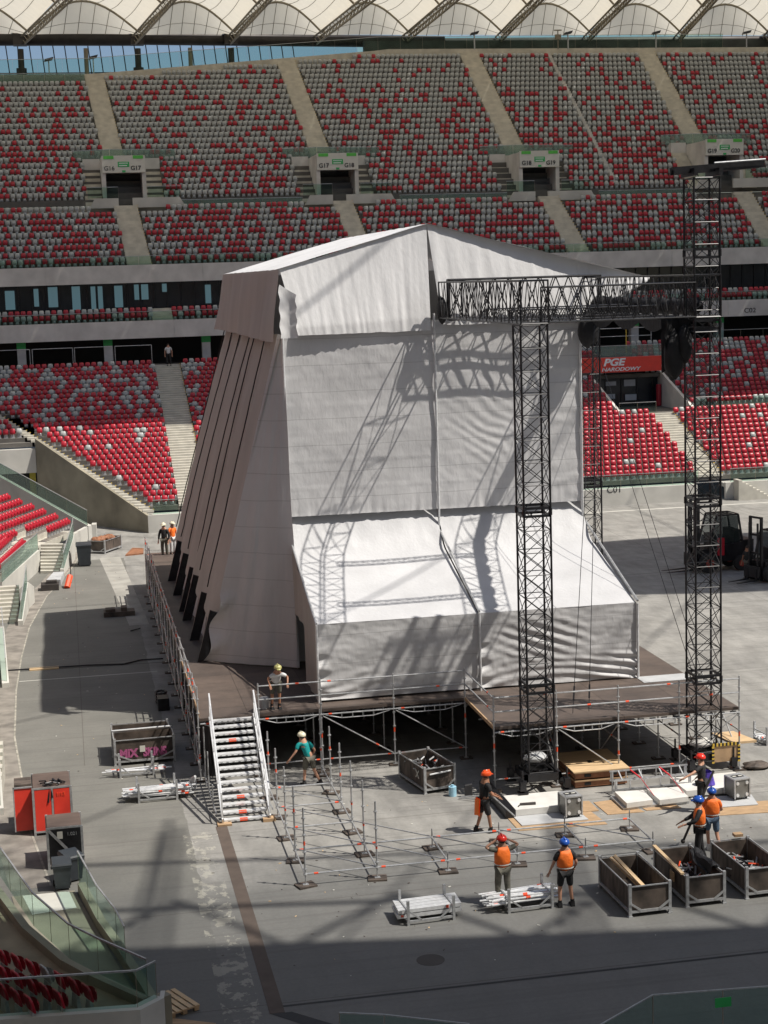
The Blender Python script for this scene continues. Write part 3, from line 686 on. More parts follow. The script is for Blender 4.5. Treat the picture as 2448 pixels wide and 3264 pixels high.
g=MB(); g.bar((-45,150.6,44.95),(5,150.6,44.7),.78,16); g.bar((5,150.6,44.7),(40,150.6,44.2),.68,16); g.bar((40,150.6,44.2),(110,150.6,44.4),.45,10); g.build('ring_tube','tube',RF,True,smooth=True)
g=MB()
for u in (-8.7,-21,4.3,14.9): g=MB(); g.bar((u,150.4,35),(u,150.4,43.6),.36,10); g.bar((u,150.4,35),(u,150.4,41.5),.6,10); g.box(u-.75,149.7,44.0,u+.75,151.2,45.5); g.build('support_column','tube',RF,True)
for u in (-1.5,10.2): g=MB(); g.bar((u,150,36),(u,150,43.6),.25,8); g.build('support_column','truss_b',RF,True)
# near side roof and central hub: give the floor its shade
NR=thing('near_roof','near side of the membrane roof above the camera','roof',(20,-20,45))
def edge(u): return -16.5-.178*(u-20)
g=MB(); us=np.arange(-90,141,6.0)
for a,b in zip(us,us[1:]):
    for k in range(5):
        s0,s1=k/5,(k+1)/5; P=lambda u,s:(u,edge(u)+(-105-edge(u))*s-.5*(1-s)*0,45+1.2*math.sin(PI*((u%6)/6)))
        g.quad(P(a,s0),P(b,s0),P(b,s1),P(a,s1))
g.build('membrane_panel',tarp_mat('lined_membrane',(.62,.62,.6),.19),NR,True)
g=MB()
for a,b in zip(us,us[1:]):
    g.bar((a,edge(a),44.7),(b,edge(b),44.7),.35,6); g.bar((a,edge(a)+3.2,43.9),(b,edge(b)+3.2,43.9),.15,6); g.bar((a,edge(a)+7,43.6),(b,edge(b)+7,43.6),.12,6)
    g.bar((a,edge(a),44.7),((a+b)/2,edge(a)+3.2,43.9),.14,5); g.bar(((a+b)/2,edge(a)+3.2,43.9),(b,edge(b),44.7),.14,5)
g.build('edge_truss','truss_b',NR,True)
g=MB()
for a,b in zip(us,us[1:]): g.quad((a,edge(a),44.5),(b,edge(b),44.5),(b,edge(b)+3.1,44.0),(a,edge(a)+3.1,44.0)); g.quad((a,edge(a)+3.3,43.9),(b,edge(b)+3.3,43.9),(b,edge(b)+7.4+.5*math.sin(b*.7),43.7),(a,edge(a)+7.4+.5*math.sin(a*.7),43.7))
g.build('glazed_shade_rim',glass_mat('tinted_rim_glass',(.80,.81,.82),.1,0),NR,True)  # tinted band added out of view to half-shade the floor past the roof edge
for nm,lab,loc,f in (('side_roof','left side of the membrane stadium roof',(-60,20,45),lambda:[(-24,-30,45),(-24,150,45),(-110,150,45),(-110,-110,45)]),('side_roof','right side of the membrane stadium roof',(120,20,45),lambda:[(98,-40,45),(92,71,45.4),(76,71.6,45.4),(80,150,45.9),(190,150,45),(190,-110,45)])):
    g=MB(); g.poly(f()); o=tag(g.build(nm,'lined_memb_' if False else bpy.data.materials['lined_membrane'],loc=loc),lab,'roof')
def sidestand(nm,lab,ax,s0,dirn,a0,a1):
    t=thing('grandstand',lab,'grandstand',((s0,20,0) if ax==0 else (20,s0,0)))
    for m,z0,z1,d0,d1 in (('seat_mass',1.5,10,0,23),('conc',10,18.5,23,28),('seat_mass2',18.5,40,28,56)):
        g=MB(); n=10
        for k in range(n):
            za=z0+(z1-z0)*k/n; zb=z0+(z1-z0)*(k+1)/n; da=s0+dirn*(d0+(d1-d0)*k/n); db=s0+dirn*(d0+(d1-d0)*(k+1)/n)
            if ax==0: g.quad((da,a0,za),(da,a1,za),(da,a1,zb),(da,a0,zb)); g.quad((da,a0,zb),(da,a1,zb),(db,a1,zb),(db,a0,zb))
            else: g.quad((a0,da,za),(a1,da,za),(a1,da,zb),(a0,da,zb)); g.quad((a0,da,zb),(a1,da,zb),(a1,db,zb),(a0,db,zb))
        g.build('terrace',m,t,True)
M['seat_mass']=mat('red_seated_terrace',(.36,.13,.105),.7,0,.2,2); M['seat_mass2']=mat('grey_seated_terrace',(.20,.17,.16),.8,0,.2,2)
sidestand('l','left side grandstand of the stadium, outside the picture',0,-19,-1,-30,64)
sidestand('r','right side grandstand of the stadium, outside the picture',0,86,1,-60,99)
g=MB()
NS=thing('grandstand','near side grandstand below and behind the viewpoint','grandstand',(20,-18,0))
g.quad((-60,-18,.3),(90,-18,.3),(90,-47,15.2),(-60,-47,15.2)); g.quad((-60,-50,15.2),(90,-50,15.2),(90,-100,44),(-60,-100,44)); g.build('terrace','conc',NS,True)
HUB=thing('roof_hub','central housing of the folded roof hanging on cables','roof hub',(58,32.7,46))
g=MB()
def HP(a,b):
    t=a*2*PI; r=[.2,17,18.5,15,6,.3][min(5,int(b*5+.001))]; z=[52,51,48,45,43,42][min(5,int(b*5+.001))]; return (58+r*math.cos(t),32.7+r*.52*math.sin(t),z-4)
g.grid(HP,20,5); g.build('housing','tube',HUB,True)
g=MB()
for (x,y) in ((24,-19.1),(8,-16.2),(-16,-12),(44,-22.6),(-30,30),(-30,60),(-20,71),(0,71),(30,71),(60,71),(90,71),(110,20),(80,-28),(56,-24.7)): g=MB(); g.bar((58,32.7,46),(x,y,44.6),.065,5); g.build('cable','tube',HUB,True)
for (x,y,x2,y2) in ((20.3,-16.5,21.8,-6),(31.5,-18.5,33.5,-9)):  # short tubes added out of view to cast soft streaks on the floor
    for q in (-1,0,1): g=MB(); g.bar((x+.5*q,y,44.6),(x2+.5*q,y2-abs(q),45+.4*q),.10,6); g.build('cable','tube',HUB,True)
# ---------------------------------------------------------------- stage platform
ST=thing('stage_platform','brown decked scaffold stage platform carrying the grey tent','stage',(7,11,0))
DZ=2.2
dk=bpy.data.materials.new('brown_deck'); dk.use_nodes=True; n_=dk.node_tree; b_=n_.nodes['Principled BSDF']; b_.inputs['Roughness'].default_value=.6
tc=nd(n_,'ShaderNodeTexCoord'); br=nd(n_,'ShaderNodeTexBrick'); br.offset=0; br.inputs['Scale'].default_value=1; br.inputs['Brick Width'].default_value=2.44; br.inputs['Row Height'].default_value=1.22; br.inputs['Mortar Size'].default_value=.012
br.inputs['Color1'].default_value=(.105,.082,.070,1); br.inputs['Color2'].default_value=(.083,.066,.058,1); br.inputs['Mortar'].default_value=(.04,.03,.025,1)
nz=nd(n_,'ShaderNodeTexNoise'); nz.inputs['Scale'].default_value=.9; nz.inputs['Detail'].default_value=9; nz.inputs['Roughness'].default_value=.7
cr=nd(n_,'ShaderNodeValToRGB'); cr.color_ramp.elements[0].position=.3; cr.color_ramp.elements[0].color=(.7,.7,.7,1); cr.color_ramp.elements[1].position=.75; cr.color_ramp.elements[1].color=(1.35,1.3,1.25,1)
mx=nd(n_,'ShaderNodeMix',data_type='RGBA',blend_type='MULTIPLY'); mx.inputs[0].default_value=1
n_.links.new(tc.outputs['Object'],br.inputs[0]); n_.links.new(tc.outputs['Object'],nz.inputs[0]); n_.links.new(nz.outputs[0],cr.inputs[0]); n_.links.new(br.outputs[0],mx.inputs[6]); n_.links.new(cr.outputs[0],mx.inputs[7]); n_.links.new(mx.outputs[2],b_.inputs['Base Color'])
g=MB(); g.box(-2.02,10.95,DZ-.1,15.95,46.6,DZ); g.build('deck',dk,ST,True)
g=MB(); g.box(7.4,6.9,DZ-.1,15.95,10.94,DZ); g.build('deck',dk,ST,True)
g=MB(); g.box(14.05,11.0,DZ+.004,15.9,11.9,DZ+.02); g.build('grey_deck_board','wplank',ST,True)
def post(name,p,z0,z1,par,base=True,step=.5,red=None):
    g=MB(); g.bar((p[0],p[1],z0),(p[0],p[1],z1),.028,8)
    z=z0+.35
    while z<z1: g.bar((p[0],p[1],z-.012),(p[0],p[1],z+.012),.062,8); z+=step
    if red is not None: g.mi=1; g.bar((p[0],p[1],red),(p[0],p[1],red+.16),.033,8,cap=False)
    o=g.build(name,['steel','tag'],par,True)
    if base:
        k=MB(); k.box(p[0]-.22,p[1]-.15,0.0,p[0]+.22,p[1]+.15,.05); q=k.build('sole_board','plyd',o); q.data.transform(Matrix.Translation(-par.location))
        k=MB(); k.box(p[0]-.08,p[1]-.08,.05,p[0]+.08,p[1]+.08,.06); q=k.build('base_plate','steel',o); q.data.transform(Matrix.Translation(-par.location))
    return o
RP=random.Random(3)
for i in range(18): post('scaffold_post',(-2.07,10.9+2.07*i),.06,3.35,ST,red=RP.choice([.8,1.4,2.9]))
for u in (0.03,2.2,4.78,7.35): post('scaffold_post',(u,10.88),.06,3.3,ST,red=RP.choice([.9,1.5,1.2]))
for u in (7.35,9.5,11.65,13.8,15.95): post('scaffold_post',(u,6.85),.06,3.3,ST,red=RP.choice([.9,1.5,1.2]))
for u in (9.5,11.65,13.8,15.95): post('scaffold_post',(u,8.9),.06,2.1,ST)
for u in (9.5,11.65,13.8,15.95): post('scaffold_post',(u,10.9),.06,2.1,ST)
for v in (12.9,15,17.1,19.2):
    for u in (0.03,2.2,4.78,7.35,9.5,11.65,13.8,15.95): post('scaffold_post',(u,v),.06,2.1,ST)
def tube(g,p,q,r=.024,reds=()):
    p=Vector(p);q=Vector(q); g.mi=0; g.bar(p,q,r,8); g.mi=1
    for t in reds: a=p.lerp(q,t); b=p.lerp(q,min(1,t+.10/max(.1,(q-p).length)*1.2)); g.bar(a,b,r*1.25,8,cap=False)
    g.mi=0
def rail(p,q,reds=(.12,)):
    g=MB(); tube(g,p,q,.026,reds if RP.random()<.6 else ()); return g.build('guard_rail',['steel','tag'],ST,True)
F=[0.03,2.2,4.78,7.35]
for a,b in zip(F,F[1:]):
    for z in (2.72,3.2): rail((a,10.88,z),(b,10.88,z),(RP.choice([.1,.85,.6]),))
for z in (2.72,3.2): rail((7.35,10.88,z),(7.35,6.85,z),(.8,))
W_=[7.35,9.5,11.65,13.8,15.95]
for a,b in zip(W_,W_[1:]):
    for z in (2.72,3.2): rail((a,6.85,z),(b,6.85,z),(RP.choice([.12,.8,.5]),))
for i in range(17):
    for z in (2.72,3.2): rail((-2.07,10.9+2.07*i,z),(-2.07,12.97+2.07*i,z),(RP.choice([.12,.8]),))
def ledger_truss(a,b,v,z=2.03):
    g=MB(); tube(g,(a,v,z),(b,v,z),.026,(.1,)); L=b-a
    pts=[(a+.15,v,z-.03),(a+L*.28,v,z-.17),(a+L*.72,v,z-.17),(b-.15,v,z-.03)]
    g.path(pts,.018,6)
    for t in (.28,.43,.57,.72): g.bar((a+L*t,v,z),(a+L*t,v,z-.17),.02,6)
    g.build('ledger_truss',['steel','tag'],ST,True)
for a,b in zip(F,F[1:]): ledger_truss(a,b,10.86)
for a,b in zip(W_,W_[1:]): ledger_truss(a,b,6.82)
ledger_truss(-2.0,0.03,10.86)
k=-2
while k<15.9:
    g=MB()
    vv=10.93 if k<7.4 else 6.88
    g.box(k,vv-.05,DZ-.16,k+.2,vv,DZ-.11); k+=.41; g.build('deck_clamp','black',ST,True)
def member(name,lst,r=.024,m=('steel','tag')):
    for p,q,rd in lst:
        g=MB(); tube(g,p,q,r,rd); g.build(name,list(m),ST,True)
lst=[]
for a,b in zip(F,F[1:]): lst.append(((a,10.88,.42),(b,10.88,.42),(.1,.9)))
for a,b in zip(W_,W_[1:]): lst.append(((a,6.85,.42),(b,6.85,.42),(.15,.85)))
for i in range(17):
    for z in (.42,1.4): lst.append(((-2.07,10.9+2.07*i,z),(-2.07,12.97+2.07*i,z),(.5,)))
for v in (8.9,10.9,12.9): lst.append(((7.35,v,1.95),(15.95,v,1.95),(.3,.7)))
for u in W_[1:]: lst.append(((u,6.85,1.95),(u,12.9,1.95),(.3,)))
for u in W_[1:]: lst.append(((u,6.85,1.4),(u,8.9,1.4),(.3,)))
member('ledger',lst)
lst=[((2.25,10.86,1.98),(4.72,10.86,.45),(.75,)),((7.3,10.86,.45),(4.84,10.86,1.98),()),((9.55,6.83,1.98),(11.6,6.83,.45),()),((13.85,6.83,.45),(15.9,6.83,1.98),()),((9.45,6.83,.45),(9.1,6.83,1.98),())]
for i in range(0,17,2): lst.append(((-2.09,10.9+2.07*i,.45),(-2.09,12.97+2.07*i,2.05),()))
for i in range(1,17,3): lst.append(((-2.09,10.9+2.07*i,2.05),(-2.09,12.97+2.07*i,.45),()))
for v in (6.85,8.9): lst.append(((15.97,v,.45),(15.97,v+2.05,1.98),())); lst.append(((11.65,v+2.05,.45),(11.65,v,1.98),()))
member('diagonal_brace',lst,.022)
g=MB(); g.beam((-2.02,11,DZ+.12),(-2.02,19.2,DZ+.12),.03,.16); g.build('toe_board','woodo',ST,True)
g=MB(); g.beam((-2.02,19.3,DZ+.12),(-2.02,46,DZ+.12),.03,.16); g.build('toe_board','plyd',ST,True)
g=MB(); g.beam((7.36,6.9,DZ-.02),(7.36,10.9,DZ-.02),.05,.12); g.build('deck_edge','woodo',ST,True)
# black sheets added under the stage to stand in for its deep shade
g=MB(); 
def SC(a,b): return (-1.9+17.8*a,21.2+.15*math.sin(a*60),.02+2.05*b)
g.grid(SC,90,2); g.build('stage_shade_sheet','drape',ST,True)
g=MB(); g.grid(lambda a,b:(-1.75+.1*math.sin(a*90),21.2-10*a,.02+2.0*b) ,60,1); g.build('stage_shade_sheet','drape',ST,True)
# ---------------------------------------------------------------- stairs
AS=thing('access_stairs','aluminium scaffold stairs leading up to the brown stage deck','stairs',(-.95,8.2,0))
N=15
for k in range(N):
    t=k/(N-1); y=6.1+(10.75-6.1)*t; z=.12+(2.14-.12)*t; x0=-1.72+.10*t; x1=-.32+.10*t
    g=MB(); d=.23 if k!=8 else .30
    g.box(x0,y,z-.035,x1,y+d,z); g.box(x0,y,z-.07,x1,y+.02,z-.036)
    for j in range(6): g.mi=2; g.box(x0+.12+.2*j,y-.004,z-.06,x0+.2+.2*j,y,z-.045)
    if k in (0,1,3,11): g.mi=1; g.box(x0+.5,y-.006,z-.07,x0+.75,y-.002,z-.02); g.mi=1; g.box(x0+.5,y-.002,z-.0,x0+.75,y+.12,z+.003)
    g.build('tread',['alu','tag','black'],AS,True)
for s,x in ((-1,-1.78),(1,-.26)):
    g=MB(); g.beam((x,6.0,.12),(x+.1,10.85,2.2),.05,.18); g.build('stringer','alu',AS,True)
    g=MB(); g.beam((x,6.05,.15),(x,6.05,1.0),.05,.05); g.beam((x,6.05,1.0),(x+.1,10.6,3.12),.05,.10); g.beam((x,6.05,.55),(x+.1,10.6,2.68),.03,.04)
    for t in (.33,.66,1.0): 
        yy=6.05+4.55*t; g.beam((x+.1*t,yy,.1+2.05*t),(x+.1*t,yy,1.0+2.12*t),.04,.04)
    g.build('handrail','alu',AS,True)
for k in range(3):
    g=MB(); x=-1.9
    for y in (7.4,8.9,10.2):
        g.bar((x-.05,y,0.05),(x-.05,y,min(2.1,.3+(y-6)*.45)),.025); g.bar((-.15,y,.05),(-.15,y,min(2.1,.3+(y-6)*.45)),.025)
    g.bar((x-.05,6.2,.3),(x-.05,10.8,.3),.024); g.bar((-.15,6.2,.3),(-.15,10.8,.3),.024)
    if k==0: g.build('support_frame','steel',AS,True)
g=MB(); g.box(-1.95,5.85,0,-1.5,6.2,.06); g.build('sole_board','woodo',AS,True); g=MB(); g.box(-.5,5.9,0,-.1,6.2,.1); g.build('sole_board','woodo',AS,True)
# ---------------------------------------------------------------- tent
TN=thing('stage_tent','tall pale grey tarpaulin tent with a pitched roof standing on the stage deck','tent',(8.1,18,DZ))
from mathutils import noise as mn
def cloth(name,P00,P10,P11,P01,nu,nv,disp,m='tarp',parent=TN,thick=.012,nrm=None):
    P00,P10,P11,P01=[Vector(p) for p in (P00,P10,P11,P01)]
    N_=(P10-P00).cross(P01-P00).normalized() if nrm is None else Vector(nrm)
    def P(a,b):
        p=(P00*(1-a)+P10*a)*(1-b)+(P01*(1-a)+P11*a)*b
        return p+N_*disp(a,b,p)
    g=MB(); g.grid(P,nu,nv); o=g.build(name,m,parent,True,smooth=True)
    return o
def nz3(x,y,s=0): return mn.noise(Vector((x,y,s)))
def rid(x): return 1-abs(2*(x-math.floor(x))-1)
def wall_d(seed,amp=1,diag=0):
    def d(a,b,p):
        e=nz3(a*3,b*4,seed)*.05+nz3(a*14,b*22,seed+3)*.012
        e+=.012*math.exp(-((b*7)%1)/.05)   # horizontal seams
        if diag: 
            t=b+a*.55; w_=max(0,1-abs(a-.33)/.33)*max(0,1-abs(b-.42)/.35); e+=.026*w_*math.sin(t*95+nz3(a*5,b*5)*5)*(.5+abs(nz3(a*6,b*6,4))*1.5)
            if a>.7: e+=.016*math.sin(b*62+nz3(a*3,b*5)*5)*min(1,(a-.7)/.15)*(.3+abs(nz3(a*2,b*9,6))*2)
        if b<.12: e+=.05*(1-b/.12)*nz3(a*30,b*5,seed+9)
        return e*amp
    return d
cloth('front_wall_panel',(2.32,17.9,8.02),(8.12,17.9,8.0),(8.12,17.9,15.35),(2.32,17.9,15.35),70,90,wall_d(1),'tarpw')
cloth('front_wall_panel',(8.18,17.9,8.0),(13.95,17.9,8.0),(13.95,17.9,15.35),(8.18,17.9,15.35),80,110,wall_d(5,1,1),'tarpw')
cloth('front_wall_strip',(2.32,18.2,6.9),(8.12,18.2,6.9),(8.12,18.15,8.5),(2.32,18.15,8.5),60,14,lambda a,b,p:.06*nz3(a*16,b*3,2)+.04*nz3(a*40,b*6),'tarpw')
cloth('front_wall_strip',(8.18,18.2,6.9),(13.95,18.2,6.9),(13.95,18.15,8.5),(8.18,18.15,8.5),60,14,lambda a,b,p:.06*nz3(a*16,b*3,7)+.04*nz3(a*40,b*6),'tarpw')
def lean(name,u0,u1,seed):
    nu,nv=50,44; g=MB()
    def P(a,b):
        u=u0+(u1-u0)*a; v=11.8+(18.2-11.8)*b
        z=5.02+1.95*b+22*max(0,b-.78)**2 - .10*math.sin(PI*min(1,b/.95))*math.sin(PI*a)
        z+=.015*nz3(a*6,b*5,seed)+(.05*nz3(a*14,b*14,seed) if b>.82 else 0)+(.006*nz3(a*30,b*30,seed))
        return (u,v,z)
    g.grid(P,nu,nv); g.build(name,'tarpa',TN,True,smooth=True)
lean('awning_roof_panel',2.3,8.13,1); lean('awning_roof_panel',8.19,14.05,4)
def lw(seed,k):
    def d(a,b,p):
        e=.03*nz3(a*4,b*4,seed)+.012*nz3(a*18,b*16,seed)
        if b<.42:
            q=(1-b/.42); ph=(b*13+ (1.4*(1-a)**2 if k==0 else 1.8*(a-.5)**2*3)+nz3(a*3,b*2,seed)); e-=(.065 if k else .045)*q*math.sin(ph*(4.2 if k else 3.4)+nz3(a*2,b*3,seed)*3)*(.25+abs(nz3(a*3+b*2,seed))*1.4)*2*((.35+.65*a) if k else max(.25,1-a*1.4))
        if k==1: e+=.04*max(0,1-abs(a-.4)/.35)*max(0,1-abs(b-.6)/.4)*math.sin((a*.8+b)*46)
        if a<.08: e-=.10*(1-a/.08)*math.sin(b*26)*(b<.6)
        return e
    return d
cloth('awning_wall_panel',(2.3,11.85,2.28),(8.13,11.85,2.28),(8.13,11.8,5.03),(2.3,11.8,5.03),90,60,lw(3,0),'tarpw')
cloth('awning_wall_panel',(8.19,11.85,2.28),(14.1,11.85,2.22),(14.05,11.8,5.03),(8.19,11.8,5.03),120,90,lw(8,1),'tarpw')
# awning ends
def endwall(u,door):
    g=MB(); 
    def P(v): t=(v-11.8)/(18.2-11.8); return 5.0+1.95*t+22*max(0,t-.78)**2
    vs=[11.85+(18.1-11.85)*k/24 for k in range(25)]
    for a,b in zip(vs,vs[1:]):
        lo=DZ+.03
        if door and 14.6<(a+b)/2<17.0: lo=4.35-.0*(a)
        f=lambda v:u+.03*math.sin(v*5)
        g.quad((f(a),a,lo),(f(b),b,lo),(f(b),b,P(b)),(f(a),a,P(a)))
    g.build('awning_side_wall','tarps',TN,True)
endwall(2.28,True); endwall(14.07,False)
g=MB(); g.box(2.7,14.2,DZ+.02,2.75,17.4,4.6); g.build('doorway_dark_sheet','dark',TN,True)  # near-black sheet behind the doorway stands in for the unlit interior
for p,q in (((2.27,11.76,DZ),(2.27,11.76,5.0)),((8.16,11.74,DZ),(8.16,11.74,5.05)),((14.1,11.76,DZ),(14.1,11.76,5.0)),((2.27,17.86,DZ),(2.27,17.84,15.2)),((8.15,17.82,7),(8.15,17.82,15.6)),((14.0,17.84,7),(14.0,17.84,15.3)),((8.16,11.74,5.1),(8.16,17.8,7.2)),((14.1,11.74,5.1),(14.1,17.8,7.2)),((2.27,11.76,5.06),(2.27,17.8,7.12))):
    g=MB(); g.bar(p,q,.045,8); g.build('frame_pole','alu' if p[2]<4 or p[2]>6 else 'steel',TN,True)
# front skirt / gable
def skirt(name,top,bot,nu,nv,seed,pw=.034,fr=26):
    g=MB()
    def lerp(L,a):
        x=a*(len(L)-1); i=min(len(L)-2,int(x)); return Vector(L[i]).lerp(Vector(L[i+1]),x-i)
    def P(a,b):
        p=lerp(bot,a).lerp(lerp(top,a),b); d=pw*(1-b*.75)*(nz3(a*fr,b*1.4,seed)+.5*nz3(a*fr*2.3,b*2,seed))
        if b<.12: d-=.06*(1-b/.12)
        return (p.x,p.y-d,p.z+.03*nz3(a*9,0,seed)*(b<.02))
    g.grid(P,nu,nv); g.build(name,'tarp',TN,True,smooth=True)
skirt('front_skirt',[(2.35,18.5,17.45),(8.1,18.5,19.0)],[(2.85,17.62,14.95),(8.0,17.72,14.95)],90,40,1)
skirt('front_skirt',[(8.12,18.5,19.0),(14.0,18.4,17.46),(16.9,17.9,16.72)],[(8.45,17.7,15.15),(14.0,17.75,15.05),(16.8,17.8,16.55)],140,40,4,.07,30)
g=MB(); g.grid(lambda a,b:(2.12+.62*a+.03*math.sin(b*20),17.2+.12*math.sin(a*3)-.04*a,14.88+(2.0-.4*a)*b),10,14); g.build('corner_flap','tarp',TN,True,smooth=True)
# roof planes
def roof(side):
    g=MB(); e=(2.15,17.44) if side<0 else (16.9,16.72)
    def P(a,b):
        u=8.12+(e[0]-8.12)*a; z=19.02+(e[1]-19.02)*a; v=18.4-.5*a*(side>0)+(38.3-18.4)*b; return (u,v,z+.03*math.sin(b*2*PI*9.8)*math.sin(PI*a)**.5+.02*nz3(a*5,b*20))
    g.grid(P,18,90); g.build('roof_panel','tarp',TN,True,smooth=True)
roof(-1); roof(1)
# left side: skirt + leaning strips + black fins
g=MB()
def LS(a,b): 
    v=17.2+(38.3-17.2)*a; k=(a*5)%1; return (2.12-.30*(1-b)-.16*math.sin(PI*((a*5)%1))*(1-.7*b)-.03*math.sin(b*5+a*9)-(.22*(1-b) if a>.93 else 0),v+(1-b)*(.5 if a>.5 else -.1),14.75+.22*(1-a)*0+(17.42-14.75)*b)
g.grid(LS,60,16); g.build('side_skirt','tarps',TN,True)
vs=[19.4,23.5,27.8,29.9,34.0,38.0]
vt=[17.9,21.2,24.6,26.6,30.8,34.6,38.2]
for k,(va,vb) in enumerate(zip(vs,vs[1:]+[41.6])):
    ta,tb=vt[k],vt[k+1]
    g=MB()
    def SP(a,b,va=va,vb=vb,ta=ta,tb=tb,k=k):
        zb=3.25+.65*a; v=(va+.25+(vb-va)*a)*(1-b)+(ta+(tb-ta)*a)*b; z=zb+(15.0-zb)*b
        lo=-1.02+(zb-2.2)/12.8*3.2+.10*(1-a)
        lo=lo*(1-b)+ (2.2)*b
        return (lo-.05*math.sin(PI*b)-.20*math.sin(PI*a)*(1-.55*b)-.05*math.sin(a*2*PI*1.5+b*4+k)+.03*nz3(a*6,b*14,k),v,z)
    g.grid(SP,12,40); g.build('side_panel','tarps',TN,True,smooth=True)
    g=MB(); 
    v0=va+.1
    v0=va+.2
    g.hexa([(-1.38,v0,DZ),(-.98,v0,DZ),(-.98,v0+.15,DZ),(-1.38,v0+.15,DZ),(-.80,v0,4.25),(-.44,v0,4.1),(-.44,v0+.15,4.1),(-.80,v0+.15,4.25)]); g.build('buttress_post','black',TN,True)
    g=MB(); g.grid(lambda a,b,va=va,vb=vb:(-.80+(3.0)*.62*b*.23+.03*math.sin(a*9),va+.25+(vb-va)*a,2.22+2.3*b),8,3); g.build('inner_lining','tarpw',TN,True)
    g=MB(); pp=[Vector(SP(1,b/20))+Vector((-.10,.02,0)) for b in range(1,21)]; g.path(pp,.026,4); g.build('panel_seam','cblack',TN,True)
# slanting front cloth of the buttress
cloth('buttress_front_cloth',(2.33,17.05,2.28),(-1.12,19.5,2.25),(2.12,18.15,15.0),(2.3,17.93,15.0),60,90,lambda a,b,p:(1-b)**.7*(.045*math.sin(a*19+b*5+nz3(a*3,b*3)*3)+.07*nz3(a*6,b*4)+.03*nz3(a*18,b*7)+(.30*math.sin(b*46+a*6)*max(0,a-.74)*4 if b<.22 else 0)),'tarps',nrm=(.35,-.93,0))
bpy.data.objects['buttress_front_cloth'].data.materials[0]=M['tarpw']
g=MB(); g.box(2.4,18.4,DZ,13.9,18.5,15.2); g.build('inner_wall','tarp',TN,True); g=MB(); g.box(2.4,38,DZ,13.9,38.1,17.3); g.build('rear_wall','tarp',TN,True)
g=MB(); g.box(13.98,17.95,DZ,14.02,38.0,16.2); g.build('right_wall','tarp',TN,True)
# ---------------------------------------------------------------- towers and trusses
def tower(loc,h,label,z0=.55,mod=.70,joints=()):
    t=thing('truss_tower',label,'truss tower',loc,0,'black rigging towers'); W=.44
    cs=[(-W,-W),(W,-W),(W,W),(-W,W)]
    for c in cs:
        g=MB(); g.bar((c[0],c[1],z0),(c[0],c[1],h),.036,8); 
        for j in joints: g.bar((c[0],c[1],j-.11),(c[0],c[1],j+.11),.06,8)
        g.build('chord','black',t)
    n=int((h-z0)/mod); m_=(h-z0)/n
    for f in range(4):
        a=cs[f];b=cs[(f+1)%4]; g=MB()
        for k in range(n):
            z=z0+m_*k
            g.bar((a[0],a[1],z),(b[0],b[1],z),.016,5)
            g.bar((a[0],a[1],z),(b[0],b[1],z+m_),.014,5); g.bar((b[0],b[1],z),(a[0],a[1],z+m_),.014,5)
        g.bar((a[0],a[1],h),(b[0],b[1],h),.02,5); g.build('bracing',['black'],t)
    for j in joints:
        for dz in (-.13,.13):
            g=MB(); s=W+.02
            for (x0,y0,x1,y1) in ((-s,-s,s,-s+.06),(-s,s-.06,s,s),(-s,-s,-s+.06,s),(s-.06,-s,s,s)): g.box(x0,y0,j+dz-.04,x1,y1,j+dz+.04)
            g.build('joint_frame','black',t)
    g=MB()
    for (x,y) in ((-.75,-.75),(.75,-.75),(.75,.75),(-.75,.75)): g.beam((0,0,.42),(x,y,.3),.08,.10); g.bar((x,y,.03),(x,y,.75),.035,8); g.box(x-.16,y-.16,.0,x+.16,y+.16,.04); g.box(x-.1,y-.12,.1,x+.1,y+.12,.4)
    g.box(-.62,-.62,.3,.62,-.52,.55);g.box(-.62,.52,.3,.62,.62,.55);g.box(-.62,-.62,.3,-.52,.62,.55);g.box(.52,-.62,.3,.62,.62,.55)
    g.build('base_frame','black',t)
    return t
T1=tower((8.7,6.35,0.28),15.1,'left black lattice tower rising beside the tent front, boards and grey case at its foot',joints=(3.35,9.15))
T2=tower((14.72,6.95,0.28),19.6,'tallest black lattice tower at the right with a beam head on top',joints=(3.05,9.05,14.9,17.2))
T3=tower((14.75,19.5,2.2),12.9,'black lattice tower partly hidden behind the right edge of the tent',joints=(6.3,))
# grey motor bags in the tower feet
for (x,y,z,l) in ((8.62,6.4,1.05,'silver grey wrapped motor bag inside the foot of the left tower'),(14.6,6.9,.9,'white wrapped motor bag inside the foot of the tall right tower')):
    g=MB(); 
    def BP(a,b,x=x,y=y,z=z):
        t=a*2*PI; q=math.sin(PI*b)**.45; r=.40*q*(1+.15*nz3(a*9,b*6)); return (x+r*1.0*math.cos(t),y+r*.8*math.sin(t),z+.32*b*(1+.1*math.sin(t*2)))
    g.grid(BP,18,8); tag(g.build('motor_bag','wplank' if x<10 else 'whiteb',loc=(x,y,z)),l,'bag')
